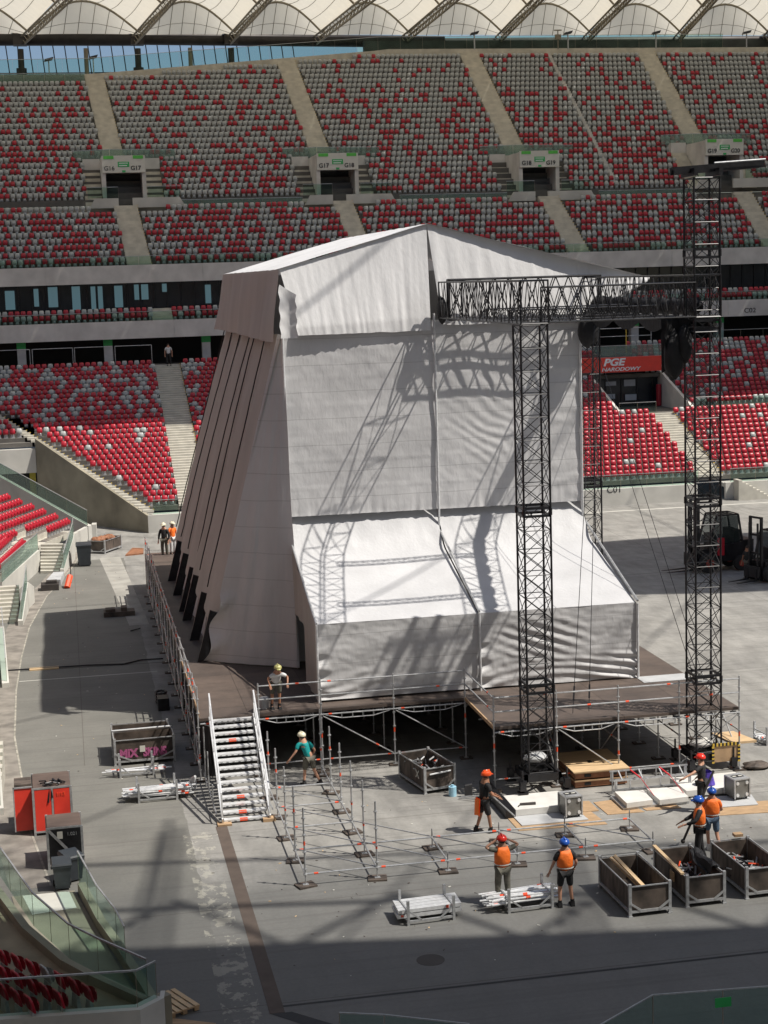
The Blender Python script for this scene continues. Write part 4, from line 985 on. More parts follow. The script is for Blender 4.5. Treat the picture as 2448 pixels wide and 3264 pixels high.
# head of the tall tower
g=MB(); 
for y in (-.22,.22): g.beam((-1.0,y,19.84),(2.05,y,20.02),.07,.24)
for x in (-.42,.42): g.box(x-.06,-.6,19.66,x+.06,.6,19.9)
[g.beam((x,-.22,19.9+.06*x),(x,.22,19.9+.06*x),.06,.1) for x in (-.9,-.2,.5,1.2,1.95)]; hd=g.build('head_beam','black',T2)
g=MB(); g.bar((.3,-.34,20.06),(2.05,-.34,20.15),.032,8); g.build('head_tube','steel',T2)
def btruss(name,p,q,w,h,label,mod=.5,r=.035,m='black',nx=None,group=None,cat='truss beam'):
    p=Vector(p);q=Vector(q);t=thing(name,label,cat,tuple(p),0,group); d=(q-p).normalized(); s=d.cross(Vector((0,0,1))).normalized()*w/2; u=Vector((0,0,h/2))
    cs=[-s-u,s-u,s+u,-s+u]
    for c in cs: g=MB(); g.bar(p+c,q+c,r,8); g.build('chord',m,t,True)
    L=(q-p).length; n=max(2,round(L/mod)); 
    for f in range(4):
        a=cs[f];b=cs[(f+1)%4]; g=MB()
        for k in range(n):
            x=p.lerp(q,k/n);y=p.lerp(q,(k+1)/n)
            if f in (1,3): g.bar(x+a,(x+y)/2+b,r*.55,5); g.bar((x+y)/2+b,y+a,r*.55,5); g.bar((x+y)/2+a,x+b,r*.45,4)
            else: g.bar(x+a,y+b,r*.5,4); g.bar(y+a,y+b,r*.5,4)
        g.bar(p+a,p+b,r,5); g.bar(q+a,q+b,r,5); g.build('bracing',m,t,True)
    return t
btruss('truss_beam',(8.7,5.8,16.1),(8.7,17.3,16.1),.9,1.35,'deep black truss running back from the left tower to the tent roof',.95,.030)
btruss('truss_beam',(14.7,6.4,16.1),(14.7,21,16.1),.9,1.35,'deep black truss running back from the tall right tower past the tent edge',1.0,.030)
btruss('truss_beam',(9.2,6.35,16.0),(14.2,6.6,16.0),.75,1.1,'black truss spanning between the left tower and the tall right tower',.72,.028)
btruss('truss_beam',(8.6,17.2,16.1),(14.6,17.2,16.1),.30,1.5,'black truss hanging close in front of the upper tent wall',1.15,.045)
btruss('truss_beam',(9.1,10.2,15.6),(14.3,10.2,15.6),.3,.35,'slim black cross truss, the nearer of two between the deep trusses',.4,.022)
btruss('truss_beam',(9.1,13.6,15.6),(14.3,13.6,15.6),.3,.35,'slim black cross truss, the farther of two between the deep trusses',.4,.022)
# black cable bundles inside the trusses and hanging drapes
g=MB()
def blob(g,c,r,seed,nu=16,nv=12):
    def P(a,b):
        t=a*2*PI; ph=PI*(b-.5); k=1+.30*nz3(math.cos(t)*1.6+seed,math.sin(t)*1.6+b*3,seed); return (c[0]+r[0]*math.cos(ph)*math.cos(t)*k,c[1]+r[1]*math.cos(ph)*math.sin(t)*k,c[2]+r[2]*math.sin(ph)*k)
    g.grid(P,nu,nv)
for k in range(13): blob(g,(14.68+.05*nz3(k,1),7.6+k*.95,15.75),(.22,.6,.28),k)
tag(g.build('cable_bundle','drape',smooth=True,loc=(14.6,13,15.5)),'bulky black cable bundle lying along the right deep truss','cable bundle')
g=MB()
g.grid(lambda a,b:(13.45+.75*a+.06*math.sin(b*9),6.95+.25*math.sin(a*PI)+.1*nz3(a*4,b*4),15.45-(1.95-.55*a+.1*nz3(a*5,1))*b*(1-.25*(a<.1))),14,18); g.grid(lambda a,b:(13.45+.75*a,7.35-.2*math.sin(a*PI)+.1*nz3(a*4,b*4),15.45-(1.85-.5*a)*b),10,12); blob(g,(13.75,7.1,14.2),(.36,.3,.75),5); blob(g,(14.1,7.0,14.55),(.26,.28,.6),8)
tag(g.build('wrapped_speaker','drape',smooth=True,loc=(13.8,7.1,15.4)),'black wrapped bundle hanging left of the tall tower, above the red sign','wrapped bundle')
g=MB(); blob(g,(14.2,17.3,14.75),(.42,.4,.62),9); g.grid(lambda a,b:(14.2+.0*a,17.2-8.0*a,15.42-(.25+.30*abs(math.sin(a*9)))*b-.03*nz3(a*30,b)),60,6)
tag(g.build('rolled_black_drape','drape',smooth=True,loc=(14.2,14,15.2)),'rolled black drape hanging under the right deep truss at the tent edge','drape')
g=MB(); blob(g,(8.35,17.3,15.7),(.22,.24,.5),12); tag(g.build('chain_bag','drape',smooth=True,loc=(8.35,17,15.2)),'black chain bag at the joint of the tent ridge seam and the truss','bag')
# guy wires
def wire(p,q,lab,r=.012):
    g=MB(); g.bar(p,q,r,4); p=Vector(p);q=Vector(q); m=q.lerp(p,.06); g.bar(q.lerp(p,.03),m,.03,6); tag(g.build('guy_wire','black',loc=tuple(q)),lab,'wire',None)
for (p,q,l) in (((14.4,17.2,15.3),(10.3,7.6,2.25),'thin guy wire slanting to the deck behind the left tower, left of two'),((14.45,16.9,15.3),(10.9,7.7,2.25),'thin steel guy wire slanting down to the deck, right one of two'),((14.3,18.8,14.9),(15.2,8.5,2.25),'thin steel guy wire crossing the awning edge towards the tall tower, left one of two'),((14.7,18.8,14.9),(15.6,8.7,2.25),'thin steel guy wire crossing the awning edge towards the tall tower, right one of two')): wire(p,q,l)
# ---------------------------------------------------------------- foreground scaffold grid
SF_=thing('scaffold_grid','low unfinished scaffold grid of steel tubes on wooden blocks in front of the stage','scaffold',(4,3,0))
B=2.07
tall={(0,j) for j in range(5)}|{(1,j) for j in range(6)}
allp=tall|{(i,j) for i in range(2,6) for j in (0,1)}
for (i,j) in sorted(allp):
    x,y=i*B+(.0),j*B; h=2.3 if (i,j) in tall else .62
    if (i,j)==(1,5): h=2.35
    g=MB(); g.bar((x,y,.06),(x,y,.55),.019,8); g.bar((x,y,.3 if h>1 else .28),(x,y,h if h>1 else .36),.026,8)
    if h<1: g.bar((x,y,.36),(x,y,h),.019,8)
    z=.5
    while z<h and h>1: g.bar((x,y,z-.015),(x,y,z+.015),.06,8); z+=.5
    if h>1: g.mi=1; zz=RP.choice([1.2,.9,1.5]); g.bar((x,y,zz),(x,y,zz+.12),.03,8,cap=False); g.mi=0
    g.bar((x,y,.33),(x,y,.36),.065,8)
    o=g.build('scaffold_post' if h>1 else 'base_jack',['steel','tag'],SF_,True)
    k=MB(); an=RP.uniform(-.5,.5); ca,sa=math.cos(an),math.sin(an); pts=[(x+ca*a-sa*b,y+sa*a+ca*b) for a,b in ((-.27,-.22),(.27,-.22),(.27,.22),(-.27,.22))]
    k.hexa([(*p,0) for p in pts]+[(*p,.05) for p in pts]); q=k.build('sole_board','plyd',o); q.data.transform(Matrix.Translation(-SF_.location))
    k=MB(); k.box(x-.08,y-.08,.05,x+.08,y+.08,.062); q=k.build('base_plate','steel',o); q.data.transform(Matrix.Translation(-SF_.location))
def fm(name,p,q,rd=(),r=.026):
    g=MB(); tube(g,p,q,r,rd); g.build(name,['steel','tag'],SF_,True)
zl=.35
for (i,j) in allp:
    if (i+1,j) in allp: fm('ledger',(i*B,j*B,zl),((i+1)*B,j*B,zl),(.06,.9) if (i+j)%2 else (.12,))
    if (i,j+1) in allp: fm('ledger',(i*B,j*B,zl-.02),(i*B,(j+1)*B,zl-.02),())
    if (i+1,j) in allp and (i,j+1) in allp: fm('diagonal_brace',(i*B+.04,(j+1)*B,zl+.03),((i+1)*B-.04,j*B,zl+.03),(),.020)
# ---------------------------------------------------------------- crates, racks, cases
def crate(loc,rz,L,W,H,label,m='plyd',inner=None,group='steel framed plywood crates',badge=None):
    t=thing('plywood_crate',label,'crate',loc,rz,group); a,b=W/2,L/2; th=.025
    for (x0,y0,x1,y1) in ((-a,-b,a,-b+th),(-a,b-th,a,b),(-a,-b,-a+th,b),(a-th,-b,a,b)):
        g=MB(); g.box(x0+.03*(x1-x0>.1),y0+.03*(y1-y0>.1),.16,x1-.03*(x1-x0>.1),y1-.03*(y1-y0>.1),H-.04); g.build('side_panel',m,t)
    g=MB(); g.box(-a+.03,-b+.03,.13,a-.03,b-.03,.16); g.build('floor_panel',m,t)
    for x in (-a,a):
        for y in (-b,b):
            g=MB(); g.box(x-.04,y-.04,.03,x+.04,y+.04,H+.05); g.box(x-.06,y-.06,0,x+.06,y+.06,.03); g.build('corner_post','steel',t)
    g=MB()
    for y in (-b-.02,b+.02):
        g.beam((-a,y,.15),(a,y,.15),.05,.07); g.beam((-a,y,H-.02),(a,y,H-.02),.03,.03)
        g.beam((-a,y-.02,H*.45),(-a*.45,y-.02,.17),.04,.05); g.beam((a,y-.02,H*.45),(a*.45,y-.02,.17),.04,.05)
    for x in (-a-.02,a+.02): g.beam((x,-b,.15),(x,b,.15),.05,.07); g.beam((x,-b,H-.02),(x,b,H-.02),.03,.03)
    g.build('steel_frame','steel',t)
    return t
def rubble(name,c,rx,ry,z,n,label,seed,cat='scaffold fittings'):
    r=random.Random(seed); g=MB()
    for k in range(n):
        x=c[0]+r.uniform(-rx,rx);y=c[1]+r.uniform(-ry,ry);a=r.uniform(0,PI);l=r.uniform(.15,.5);zz=z+r.uniform(0,.22); g.mi=r.choice([0,0,0,1,2]) if k%7 else 3
        g.bar((x,y,zz),(x+l*math.cos(a),y+l*math.sin(a),zz+r.uniform(-.05,.1)),r.choice([.018,.03,.024]),6)
    tag(g.build(name,['steel','alu','black','tag'],loc=(c[0],c[1],z)),label,cat)
crate((8.55,-3.45,0),.03,2.3,1.12,.86,'plywood crate with a pale plank leaning out, leftmost of the three at the lower right')
crate((10.22,-3.2,0),.03,2.3,1.06,.86,'weathered plywood crate, middle of the three at the lower right')
crate((12.0,-3.05,0),.03,2.3,1.1,.86,'red-brown plywood crate full of fittings, at the right edge of the photo')
g=MB(); g.beam((8.15,-2.95,1.12),(8.95,-3.7,.2),.16,.04); g.beam((8.1,-2.8,1.02),(8.85,-3.6,.18),.10,.04); tag(g.build('leaning_plank','wood',loc=(8.6,-3.3,.2)),'pale wooden plank leaning inside the leftmost front crate','plank')
rubble('scaffold_fittings',(12.0,-2.9,0),.42,.9,.25,70,'heap of grey scaffold fittings in the crate at the right edge',1)
rubble('scaffold_fittings',(10.25,-2.9,0),.4,.8,.2,50,'scaffold fittings lying in the middle crate under a black cloth',2)
g=MB(); g.grid(lambda a,b:(10.5+.35*a+.05*math.sin(b*8),-3.9+1.5*b,.93-.15*abs(a-.5)+.05*nz3(a*5,b*6)-(.3*(1-b) if a<.3 else 0)),10,16); tag(g.build('black_cloth','drape',loc=(10.6,-3.2,.9)),'black cloth hanging over the edge of the middle front crate','cloth')
g=MB(); g.beam((9.62,-4.3,.93),(9.66,-2.0,.93),.10,.05); tag(g.build('edge_plank','wood',loc=(9.64,-3,.93)),'long pale plank lying on the left edge of the middle front crate','plank')
g=MB(); g.box(12.1,-1.95,.92,12.35,-1.75,1.0); tag(g.build('wood_block','woodo',loc=(12.2,-1.85,.92)),'small wooden block on the rear edge of the crate at the right edge','block')
g=MB(); g.box(9.63,-3.6,.45,9.66,-3.3,.7); tag(g.build('note_sheet','woodo',loc=(9.64,-3.4,.5)),'tan paper sheet stuck on the left side of the middle front crate','notice')
cx=crate((5.38,8.42,0),.2,2.15,1.08,.88,'plywood crate of poles with a painted X, on the floor before the stage')
g=MB(); g.beam((-.565,-.62,.42),(-.565,-.38,.68),.02,.035); g.beam((-.565,-.38,.42),(-.565,-.62,.68),.02,.035); g.build('painted_mark','sign_w',cx)
g=MB(); g.bar((-.38,-1.12,.66),(.38,-1.12,.70),.03,8); g.build('white_tube','alu',cx)
rubble('scaffold_fittings',(5.35,8.3,0),.35,.8,.5,36,'white and grey tube ends in the X marked crate',3)
m1=crate((-3.9,15.4,0),.0,1.1,2.05,.92,'empty plywood crate with a light rail, behind the pink lettered crate')
m2=crate((-3.85,14.2,0),.02,1.15,2.1,.95,'plywood crate sprayed MIX SKINS in pink letters, left of the stage')
g=MB(); g.bar((-1.05,-.62,.98),(1.05,-.62,1.0),.035,8); g.build('white_rail','alu',m1)
text('spray_lettering','MIX',.40,(-4.74,13.58,.30),RX,'pink',None,.008,sx=.9,bold=.02); text('spray_lettering','SKINS',.40,(-3.90,13.58,.30),RX,'pink',None,.008,sx=.8,bold=.02)
for o in list(COL.objects):
    if o.name.startswith('spray_lettering'): o.parent=m2; o.location=(o.location.x+3.85,-.605,.30)
g=MB(); g.box(-.17,-.63,.46,.02,-.615,.68); g.build('paper_note','sign_w',m2)
g=MB(); g.box(-4.35,13.9,.2,-3.75,14.3,.72); g.box(-3.7,14.0,.2,-3.2,14.4,.7); tag(g.build('cardboard_box','woodo',loc=(-3.9,14.1,.2)),'open cardboard boxes inside the pink lettered crate','boxes')
fc=crate((-3.95,63.3,0),-.5,2.3,1.15,.85,'distant plywood crate heaped with scraps beside the far wheeled bin')
g=MB(); [blob(g,(-3.9+.3*k-.6,63.1+.3*k,.75),(.35,.4,.22),k) for k in range(4)]; tag(g.build('scrap_heap','orange_d',loc=(-3.9,63.3,.7)),'heap of brown scraps in the distant crate','scraps')
def rack(loc,rz,L,W,label,n,seed,messy,group='steel racks of scaffold tubes'):
    t=thing('tube_rack',label,'rack',loc,rz,group); a,b=L/2,W/2
    for x in (-a*.72,a*.72):
        for y in (-b,b): g=MB(); g.box(x-.035,y-.035,0,x+.035,y+.035,.68); g.build('corner_post','steel',t)
    g=MB()
    for y in (-b,b): g.beam((-a*.72,y,.1),(a*.72,y,.1),.05,.06)
    for x in (-a*.72,a*.72): g.beam((x,-b,.1),(x,b,.1),.05,.06); g.beam((x,-b,.4),(x,b,.4),.04,.04)
    g.beam((-a*.72,-b-.01,.4),(-a*.3,-b-.01,.12),.03,.04); g.beam((a*.72,-b-.01,.4),(a*.3,-b-.01,.12),.03,.04); g.build('rack_frame','steel',t)
    return t
def tubes(loc,rz,L,W,n,seed,messy,label,r=.03):
    q=random.Random(seed); g=MB(); c,s=math.cos(rz),math.sin(rz); k=0; rows=max(1,int(W/(2.3*r))); 
    for i in range(n):
        row=i//rows; y=-W/2+.05+(i%rows)*2.3*r; z=.17+row*2.1*r; l=L*q.uniform(.85,1); o=q.uniform(-.15,.15)*(1 if messy else .25); tl=q.uniform(-.12,.12)*messy
        p=(-l/2+o,y-tl,z+q.uniform(0,.08)*messy);e=(l/2+o,y+tl,z+q.uniform(0,.10)*messy)
        W2=lambda p:(loc[0]+c*p[0]-s*p[1],loc[1]+s*p[0]+c*p[1],p[2])
        tube(g,W2(p),W2(e),r,(q.choice([.1,.5,.85]),) if q.random()<.45 else ())
    tag(g.build('scaffold_tubes',['alu' if not messy else 'alu','tag'],loc=loc),label,'tubes','loose scaffold tubes lying in racks')
rack((2.82,-3.15,0),.07,1.75,.85,'steel rack of neatly stacked aluminium planks, left of the two in the foreground',1,1,0)
g=MB()
for k in range(2):
    for j in range(4):
        x0=1.95;y0=-3.5+.20*j; c=.07; g.mi=0; g.hexa([(x0+.03*k,y0,.16+.13*k),(x0+1.78,y0+.12,.16+.13*k),(x0+1.78,y0+.30,.16+.13*k),(x0+.03*k,y0+.18,.16+.13*k),(x0+.03*k,y0,.26+.13*k),(x0+1.78,y0+.12,.26+.13*k),(x0+1.78,y0+.30,.26+.13*k),(x0+.03*k,y0+.18,.26+.13*k)])
g.mi=1; g.box(2.05,-3.506,.2,2.12,-3.5,.26); g.box(3.3,-3.415,.3,3.37,-3.40,.38)
tag(g.build('aluminium_planks',['alu','tag'],loc=(2.8,-3.2,.16)),'stack of bright aluminium scaffold planks in the left foreground rack','planks')
rack((5.6,-3.05,0),.05,1.7,.85,'steel rack heaped with loose tubes, right of the two in the foreground',1,1,1)
tubes((5.45,-3.0,0),.05,2.1,.75,30,5,1,'heap of loose white scaffold tubes in the right foreground rack')
rack((-3.65,9.45,0),.03,1.75,.8,'steel rack holding bundled tubes in the sun, left of the stairs',1,1,1)
tubes((-3.6,9.45,0),.03,2.3,.7,34,8,.5,'bundled aluminium tubes in the rack left of the stairs')
rack((-4.2,12.45,0),.02,1.6,.7,'steel rack with two long tubes across it, in front of the pink lettered crate',1,1,1)
tubes((-4.2,12.45,0),.02,2.2,.6,5,9,.6,'few long tubes on the rack in front of the pink lettered crate')
rack((18.6,9.8,0),.1,1.7,.9,'steel rack of green-grey fittings at the right edge beyond the stage',1,1,1)
tubes((18.7,9.8,0),.1,1.7,.8,14,12,.6,'tubes in the rack at the right edge beyond the stage')
g=MB(); [g.bar((-2.5+.12*nz3(k,1),9.7+.3*nz3(k,2),.1+.04*k),(-2.35+.3*nz3(k,5),9.5+.3*nz3(k,6),.25+.04*k),.05,6) for k in range(10)]; tag(g.build('coupler_heap','steel',loc=(-2.4,9.6,.1)),'small heap of steel couplers beside the stair foot','couplers')
# cabinets
def cabinet(name,loc,w,d,h,label,front,door=False):
    t=thing(name,label,'cabinet',loc,.03)
    g=MB(); g.box(-w/2,-d/2+.02,.10,w/2,d/2,h); g.build('body','ply',t)
    g=MB()
    for x in (-w/2,w/2): g.box(x-.035,-d/2-.01,.0,x+.035,-d/2+.05,h+.01); g.box(x-.035,d/2-.05,0,x+.035,d/2+.01,h+.01)
    for z in (.12,h): g.box(-w/2,-d/2-.012,z-.03,w/2,-d/2+.01,z+.03)
    return t,g
t,g=cabinet('tool_cabinet',(-7.05,7.45,0),1.16,1.7,1.52,'tall brown cabinet with bright red doors on the floor edge at the left','red')
g.box(-.03,-.86,.1,.03,-.83,1.52); g.build('frame','steel',t)
for s in (-1,1):
    g=MB(); g.box(min(s*.04,s*.54),-.855,.15,max(s*.04,s*.54),-.84,1.47); g.build('red_door','red',t)
g=MB(); g.box(-1.18,-.55,.12,-.62,-.52,1.5) ; o=g.build('open_door','red',t)
g=MB(); g.box(-1.2,-.57,.1,-1.16,-.5,1.53); g.box(-1.2,-.57,1.49,-.6,-.5,1.53); g.box(-1.2,-.5,.1,-.62,-.49,1.5); g.build('door_frame','steel',t)
g=MB(); g.box(-1.15,-.49,.3,-.62,.3,1.6); g.build('side_flap','plyd',t)
text('painted_number','1/13',.16,(.12,-.868,1.24),RX,'tag',t); 
for o in COL.objects:
    if o.name.startswith('painted_number') and o.parent==t: o.location=(.12,-.86,1.24)
g=MB(); r_=random.Random(4)
for k in range(26): a=r_.uniform(0,6.3); x=-7.0+r_.uniform(-.25,.3); y=6.85+r_.uniform(-.15,.2); g.bar((x,y,1.56+r_.uniform(0,.08)),(x+.22*math.cos(a),y+.15*math.sin(a),1.56+r_.uniform(0,.12)),.022,5)
g.bar((-7.1,6.62,1.5),(-7.15,6.58,1.05),.03,5); g.bar((-7.05,6.62,1.5),(-7.02,6.58,1.2),.025,5)
tag(g.build('safety_harness','black',loc=(-7,6.85,1.55)),'black climbing harness lying on top of the red cabinet','harness')
t,g=cabinet('tool_cabinet',(-6.68,4.05,0),1.0,1.35,1.25,'brown and black cabinet with a grey diagonal strut, in front of the red one','b')
g.beam((-.46,-.70,1.2),(.16,-.70,.45),.02,.08); g.build('frame','steel',t)
g=MB(); g.box(-.46,-.685,.15,.46,-.67,1.2); g.build('black_door','black',t)
g=MB(); g.box(-.22,-.695,.92,-.06,-.687,1.14); g.build('paper_note','sign_w',t)
text('painted_number','1.021',.14,(0,0,0),RX,'steel',t)
for o in COL.objects:
    if o.name.startswith('painted_number') and o.parent==t: o.location=(.06,-.69,1.0)
# wheeled bins
def bin_(loc,rz,label,s=1,lidopen=False):
    t=thing('wheeled_bin',label,'bin',loc,rz,'dark wheeled bins')
    g=MB(); a,b=.24*s,.28*s; A_,B_=.30*s,.36*s; h=.88*s
    g.hexa([(-a,-b,.06),(a,-b,.06),(a,b,.06),(-a,b,.06),(-A_,-B_,h),(A_,-B_,h),(A_,B_,h),(-A_,B_,h)]); g.box(-A_-.02,-B_-.02,h-.06,A_+.02,B_+.02,h); g.build('body','bin',t)
    g=MB(); g.hexa([(-A_-.03,-B_-.03,h+.003),(A_+.03,-B_-.03,h+.003),(A_+.03,B_+.03,h+.003),(-A_-.03,B_+.03,h+.003),(-A_,-B_,h+.05),(A_,-B_,h+.05),(A_,B_,h+.09),(-A_,B_,h+.09)]); g.build('lid','bin',t)
    g=MB(); g.bar((-A_,B_+.06,h),(A_,B_+.06,h),.02,6); g.build('handle','bin',t)
    for x in (-a-.02,a+.02): g=MB(); g.bar((x-.03,b-.02,.09),(x+.03,b-.02,.09),.09,12); g.build('wheel','rubber',t)
    return t
bin_((-6.78,1.75,0),.05,'dark grey wheeled bin at the top of the glass sided ramp',.86)
bin_((-6.5,2.35,0),.4,'second dark wheeled bin tucked behind the near one, its lid under the cabinet edge',.86)
bin_((-5.35,58.0,0),.0,'large dark wheeled container far away beside the white stair wall',1.5)
# boards, cases at tower feet
def slab(name,pts,z0,z1,m,label,cat,ext=None):
    g=MB(); n=len(pts); g.poly([(*p,z1) for p in pts]); g.poly([(*p,z0) for p in reversed(pts)])
    for k in range(n): a=pts[k];b=pts[(k+1)%n]; g.quad((*a,z0),(*b,z0),(*b,z1),(*a,z1))
    return tag(g.build(name,m,loc=(pts[0][0],pts[0][1],z0)),label,cat)
slab('plywood_sheet',[(7.05,2.85),(9.85,2.7),(9.6,5.6),(7.0,5.7)],.0,.02,'woodo','tan plywood sheet lying under the boards of the left tower','sheet')
slab('grey_board',[(7.25,3.2),(9.4,3.2),(9.3,4.6),(7.2,4.6)],.024,.05,'wplank','pale grey board lying on the plywood in front of the left tower','board')
slab('white_platform',[(7.3,4.1),(9.0,4.1),(9.6,5.6),(7.3,5.6)],.06,.26,'whiteb','white topped low platform under the foot of the left tower','platform')
slab('black_platform_frame',[(6.95,4.05),(7.28,4.05),(7.28,7.4),(6.95,7.4)],.02,.26,'black','black low frame along the left side of the left tower foot','frame')
slab('plywood_sheet',[(10.15,3.55),(11.35,3.5),(11.0,4.95),(10.1,4.85)],.0,.02,'woodo','orange brown plywood sheet on the floor between the two towers','sheet')
slab('plywood_sheet',[(9.5,4.0),(10.0,4.0),(10.0,5.0),(9.4,5.1)],.0,.03,'woodo','small splintered plywood piece right of the grey case','sheet')
slab('plywood_sheet',[(11.45,3.6),(12.6,3.55),(12.5,4.1),(11.35,4.1)],.0,.02,'woodo','narrow plywood strip lying in front of the white panels','sheet')
slab('plywood_sheet',[(13.1,2.55),(15.6,2.3),(15.9,3.4),(13.2,3.7)],.0,.02,'woodo','tan plywood sheet lying at the right edge in front of the tall tower','sheet')
slab('grey_board',[(13.2,3.2),(15.0,3.1),(15.2,4.1),(13.2,4.3)],.024,.05,'wplank','pale grey board in front of the tall right tower','board')
slab('white_platform',[(13.1,4.4),(15.2,4.4),(15.4,5.9),(13.1,5.9)],.06,.26,'whiteb','white topped low platform under the foot of the tall right tower','platform')
for k,(a,b) in enumerate(((10.85,11.75),(11.95,12.95))):
    slab('stage_board',[(a,3.75),(b,3.85),(b+.05,4.9),(a+.02,5.0)],.10,.26,'whiteb',('left' if k==0 else 'right')+' one of two white stage panels lying flat between the towers','panel')
slab('panel_pallet',[(10.75,3.8),(13.0,3.9),(13.0,5.1),(10.75,5.1)],.0,.095,'steel','steel pallet under the two white panels','pallet')
# steel ladder beams with red straps
g=MB()
for y,z in ((5.2,.55),(5.6,.75)):
    g.beam((10.9,y,z),(13.6,y,z),.04,.05); g.beam((10.9,y,z-.3),(13.6,y,z-.3),.04,.05)
    for k in range(6): g.beam((10.95+.52*k,y,z-.3),(10.95+.52*k,y,z),.03,.04)
for k in range(4): g.beam((11.2+.7*k,5.2,.55),(11.2+.7*k,5.6,.75),.04,.04)
for x in (11.0,13.5): g.beam((x,5.2,0),(x,5.2,.55),.05,.05); g.beam((x,5.6,0),(x,5.6,.75),.05,.05)
tag(g.build('ladder_beams','steel',loc=(12.2,5.4,.3)),'steel ladder beams lying behind the white panels','beams')
for k,(x,l) in enumerate(((11.5,'left'),(12.5,'right'))):
    g=MB(); g.beam((x,5.3,.86),(x+.28,5.05,.62),.05,.03); g.bar((x+.28,5.05,.62),(x+.42,4.2,.27),.012,5); tag(g.build('ratchet_strap','strap',loc=(x,5.2,.7)),l+' one of two red ratchet straps over the white panels','strap')
# pallets of deck boards
PB=thing('deck_board_stack','stack of pale plywood deck boards with a dark slot, right of the left tower','board stack',(10.95,7.4,0))
for k in range(2):
    z=.05+.28*k
    g=MB(); g.box(9.95,6.35,z+.19,11.8,8.6,z+.23); g.build('board','woodo' if k==0 else 'wood',PB,True)
    g=MB(); g.box(9.98,6.4,z,11.78,8.55,z+.188); g.build('rib','orange_d',PB,True)
    g=MB(); 
    for x in (10.3,11.2): g.box(x,6.38,z+.05,x+.22,6.396,z+.15)
    g.build('slot','dark',PB,True)
g=MB(); g.box(9.9,6.3,.565,11.85,8.65,.60); g.build('board','wood',PB,True)
g=MB(); g.box(10.72,7.2,.6,10.86,7.5,.603); g.build('slot','dark',PB,True)
def case(loc,rz,label):
    t=thing('winch_case',label,'case',loc,rz,'grey control cases')
    g=MB(); g.box(-.26,-.3,.08,.26,.3,.66); g.build('body',mat('grey_case',(.17,.17,.16),.4,.2,.1,4),t)
    g=MB(); g.box(-.28,-.32,.66,.28,.32,.70); 
    for x in (-.27,.27):
        for y in (-.31,.31): g.box(x-.02,y-.02,.06,x+.02,y+.02,.68)
    g.build('edge_frame','steel',t)
    g=MB(); g.box(-.2,-.1,.702,.2,.12,.706); g.build('label_panel','black',t)
    g=MB(); g.box(-.17,-.03,.708,-.04,.04,.711); g.box(.04,-.03,.708,.17,.04,.711); g.build('white_label','sign_w',t)
    for x in (-.17,.17):
        for z in (.17,.56): g=MB(); g.bar((x,-.33,z),(x,-.29,z),.055,10); g.build('latch','alu',t)
    for x in (-.2,.2):
        for y in (-.22,.22): g=MB(); g.bar((x-.02,y,.04),(x+.02,y,.04),.04,8); g.build('castor','rubber',t)
case((8.98,3.75,.05),.1,'grey steel control case standing on the boards of the left tower'); case((14.65,3.95,.05),.15,'grey steel control case standing at the foot of the tall right tower')
# hazard framed brown screen on the right tower
HZ=thing('hazard_board','brown board with a black and yellow striped border at the foot of the tall tower','board',(15.2,6.3,.6))
g=MB(); g.box(14.75,6.2,.55,15.65,6.25,1.15); g.build('panel','woodo',HZ,True)
g=MB(); 
for k in range(14):
    g.mi=k%2; t=k/14*.92
    g.box(14.72+t,6.17,1.10,14.72+t+.066,6.198,1.2)
    if k<9: g.box(14.7,6.17,.52+t*.99,14.78,6.198,.52+t*.99+.066); g.box(15.62,6.17,.52+t*.99,15.7,6.198,.52+t*.99+.066)
g.build('striped_border',['yellow','black'],HZ,True)
slab('pallet_boards',[(15.7,6.9),(16.6,6.9),(16.3,8.2),(15.5,8.2)],.9,.98,'wood','pale slatted pallet leaning behind the hazard striped board','pallet')
g=MB(); blob(g,(16.6,6.9,.1),(.5,.35,.12),3); tag(g.build('sand_bag','plyd',loc=(16.6,6.9,0)),'brown flat sandbag on the floor right of the stage corner post','bag')
g=MB(); g.grid(lambda a,b:(13.95+.3*math.cos(a*6.28)*(1-.4*b),4.8+.2*math.sin(a*6.28),.28+.45*b),10,5); tag(g.build('plastic_sack','purple',loc=(13.95,4.8,.28)),'purple and white plastic sack beside the grey case at the tall tower','sack')
g=MB(); g.bar((5.9,6.85,0),(5.9,6.85,.32),.13,12); g.bar((5.9,6.85,.32),(5.9,6.85,.38),.05,10); tag(g.build('water_bottle','blue',loc=(5.9,6.85,0)),'large clear blue water bottle on the floor behind the worker in black','bottle')
g=MB(); [g.bar((6.25+.25*nz3(k,3)*2,6.6+.2*nz3(k,4)*2,.05+.03*k),(6.5+.25*nz3(k,7)*2,6.6+.3*nz3(k,8)*2,.08+.03*k),.05,5) for k in range(12)]; tag(g.build('tool_heap','black',loc=(6.4,6.6,.05)),'dark heap of tools on the floor behind the worker in black','tools')
g=MB(); g.bar((6.1,6.5,.05),(7.2,5.9,.2),.03,6); g.bar((6.0,6.4,.05),(7.0,5.7,.12),.025,6); tag(g.build('loose_tube','steel',loc=(6.6,6.2,.1)),'pair of loose steel tubes beside the tool heap','tube')
g=MB(); g.bar((7.55,4.5,.29),(8.05,4.45,.30),.05,8); g.bar((7.45,4.35,.28),(7.6,4.55,.29),.02,6); tag(g.build('hand_tool','tube',loc=(7.8,4.5,.28)),'grey hand tool lying on the white platform of the left tower','tool')
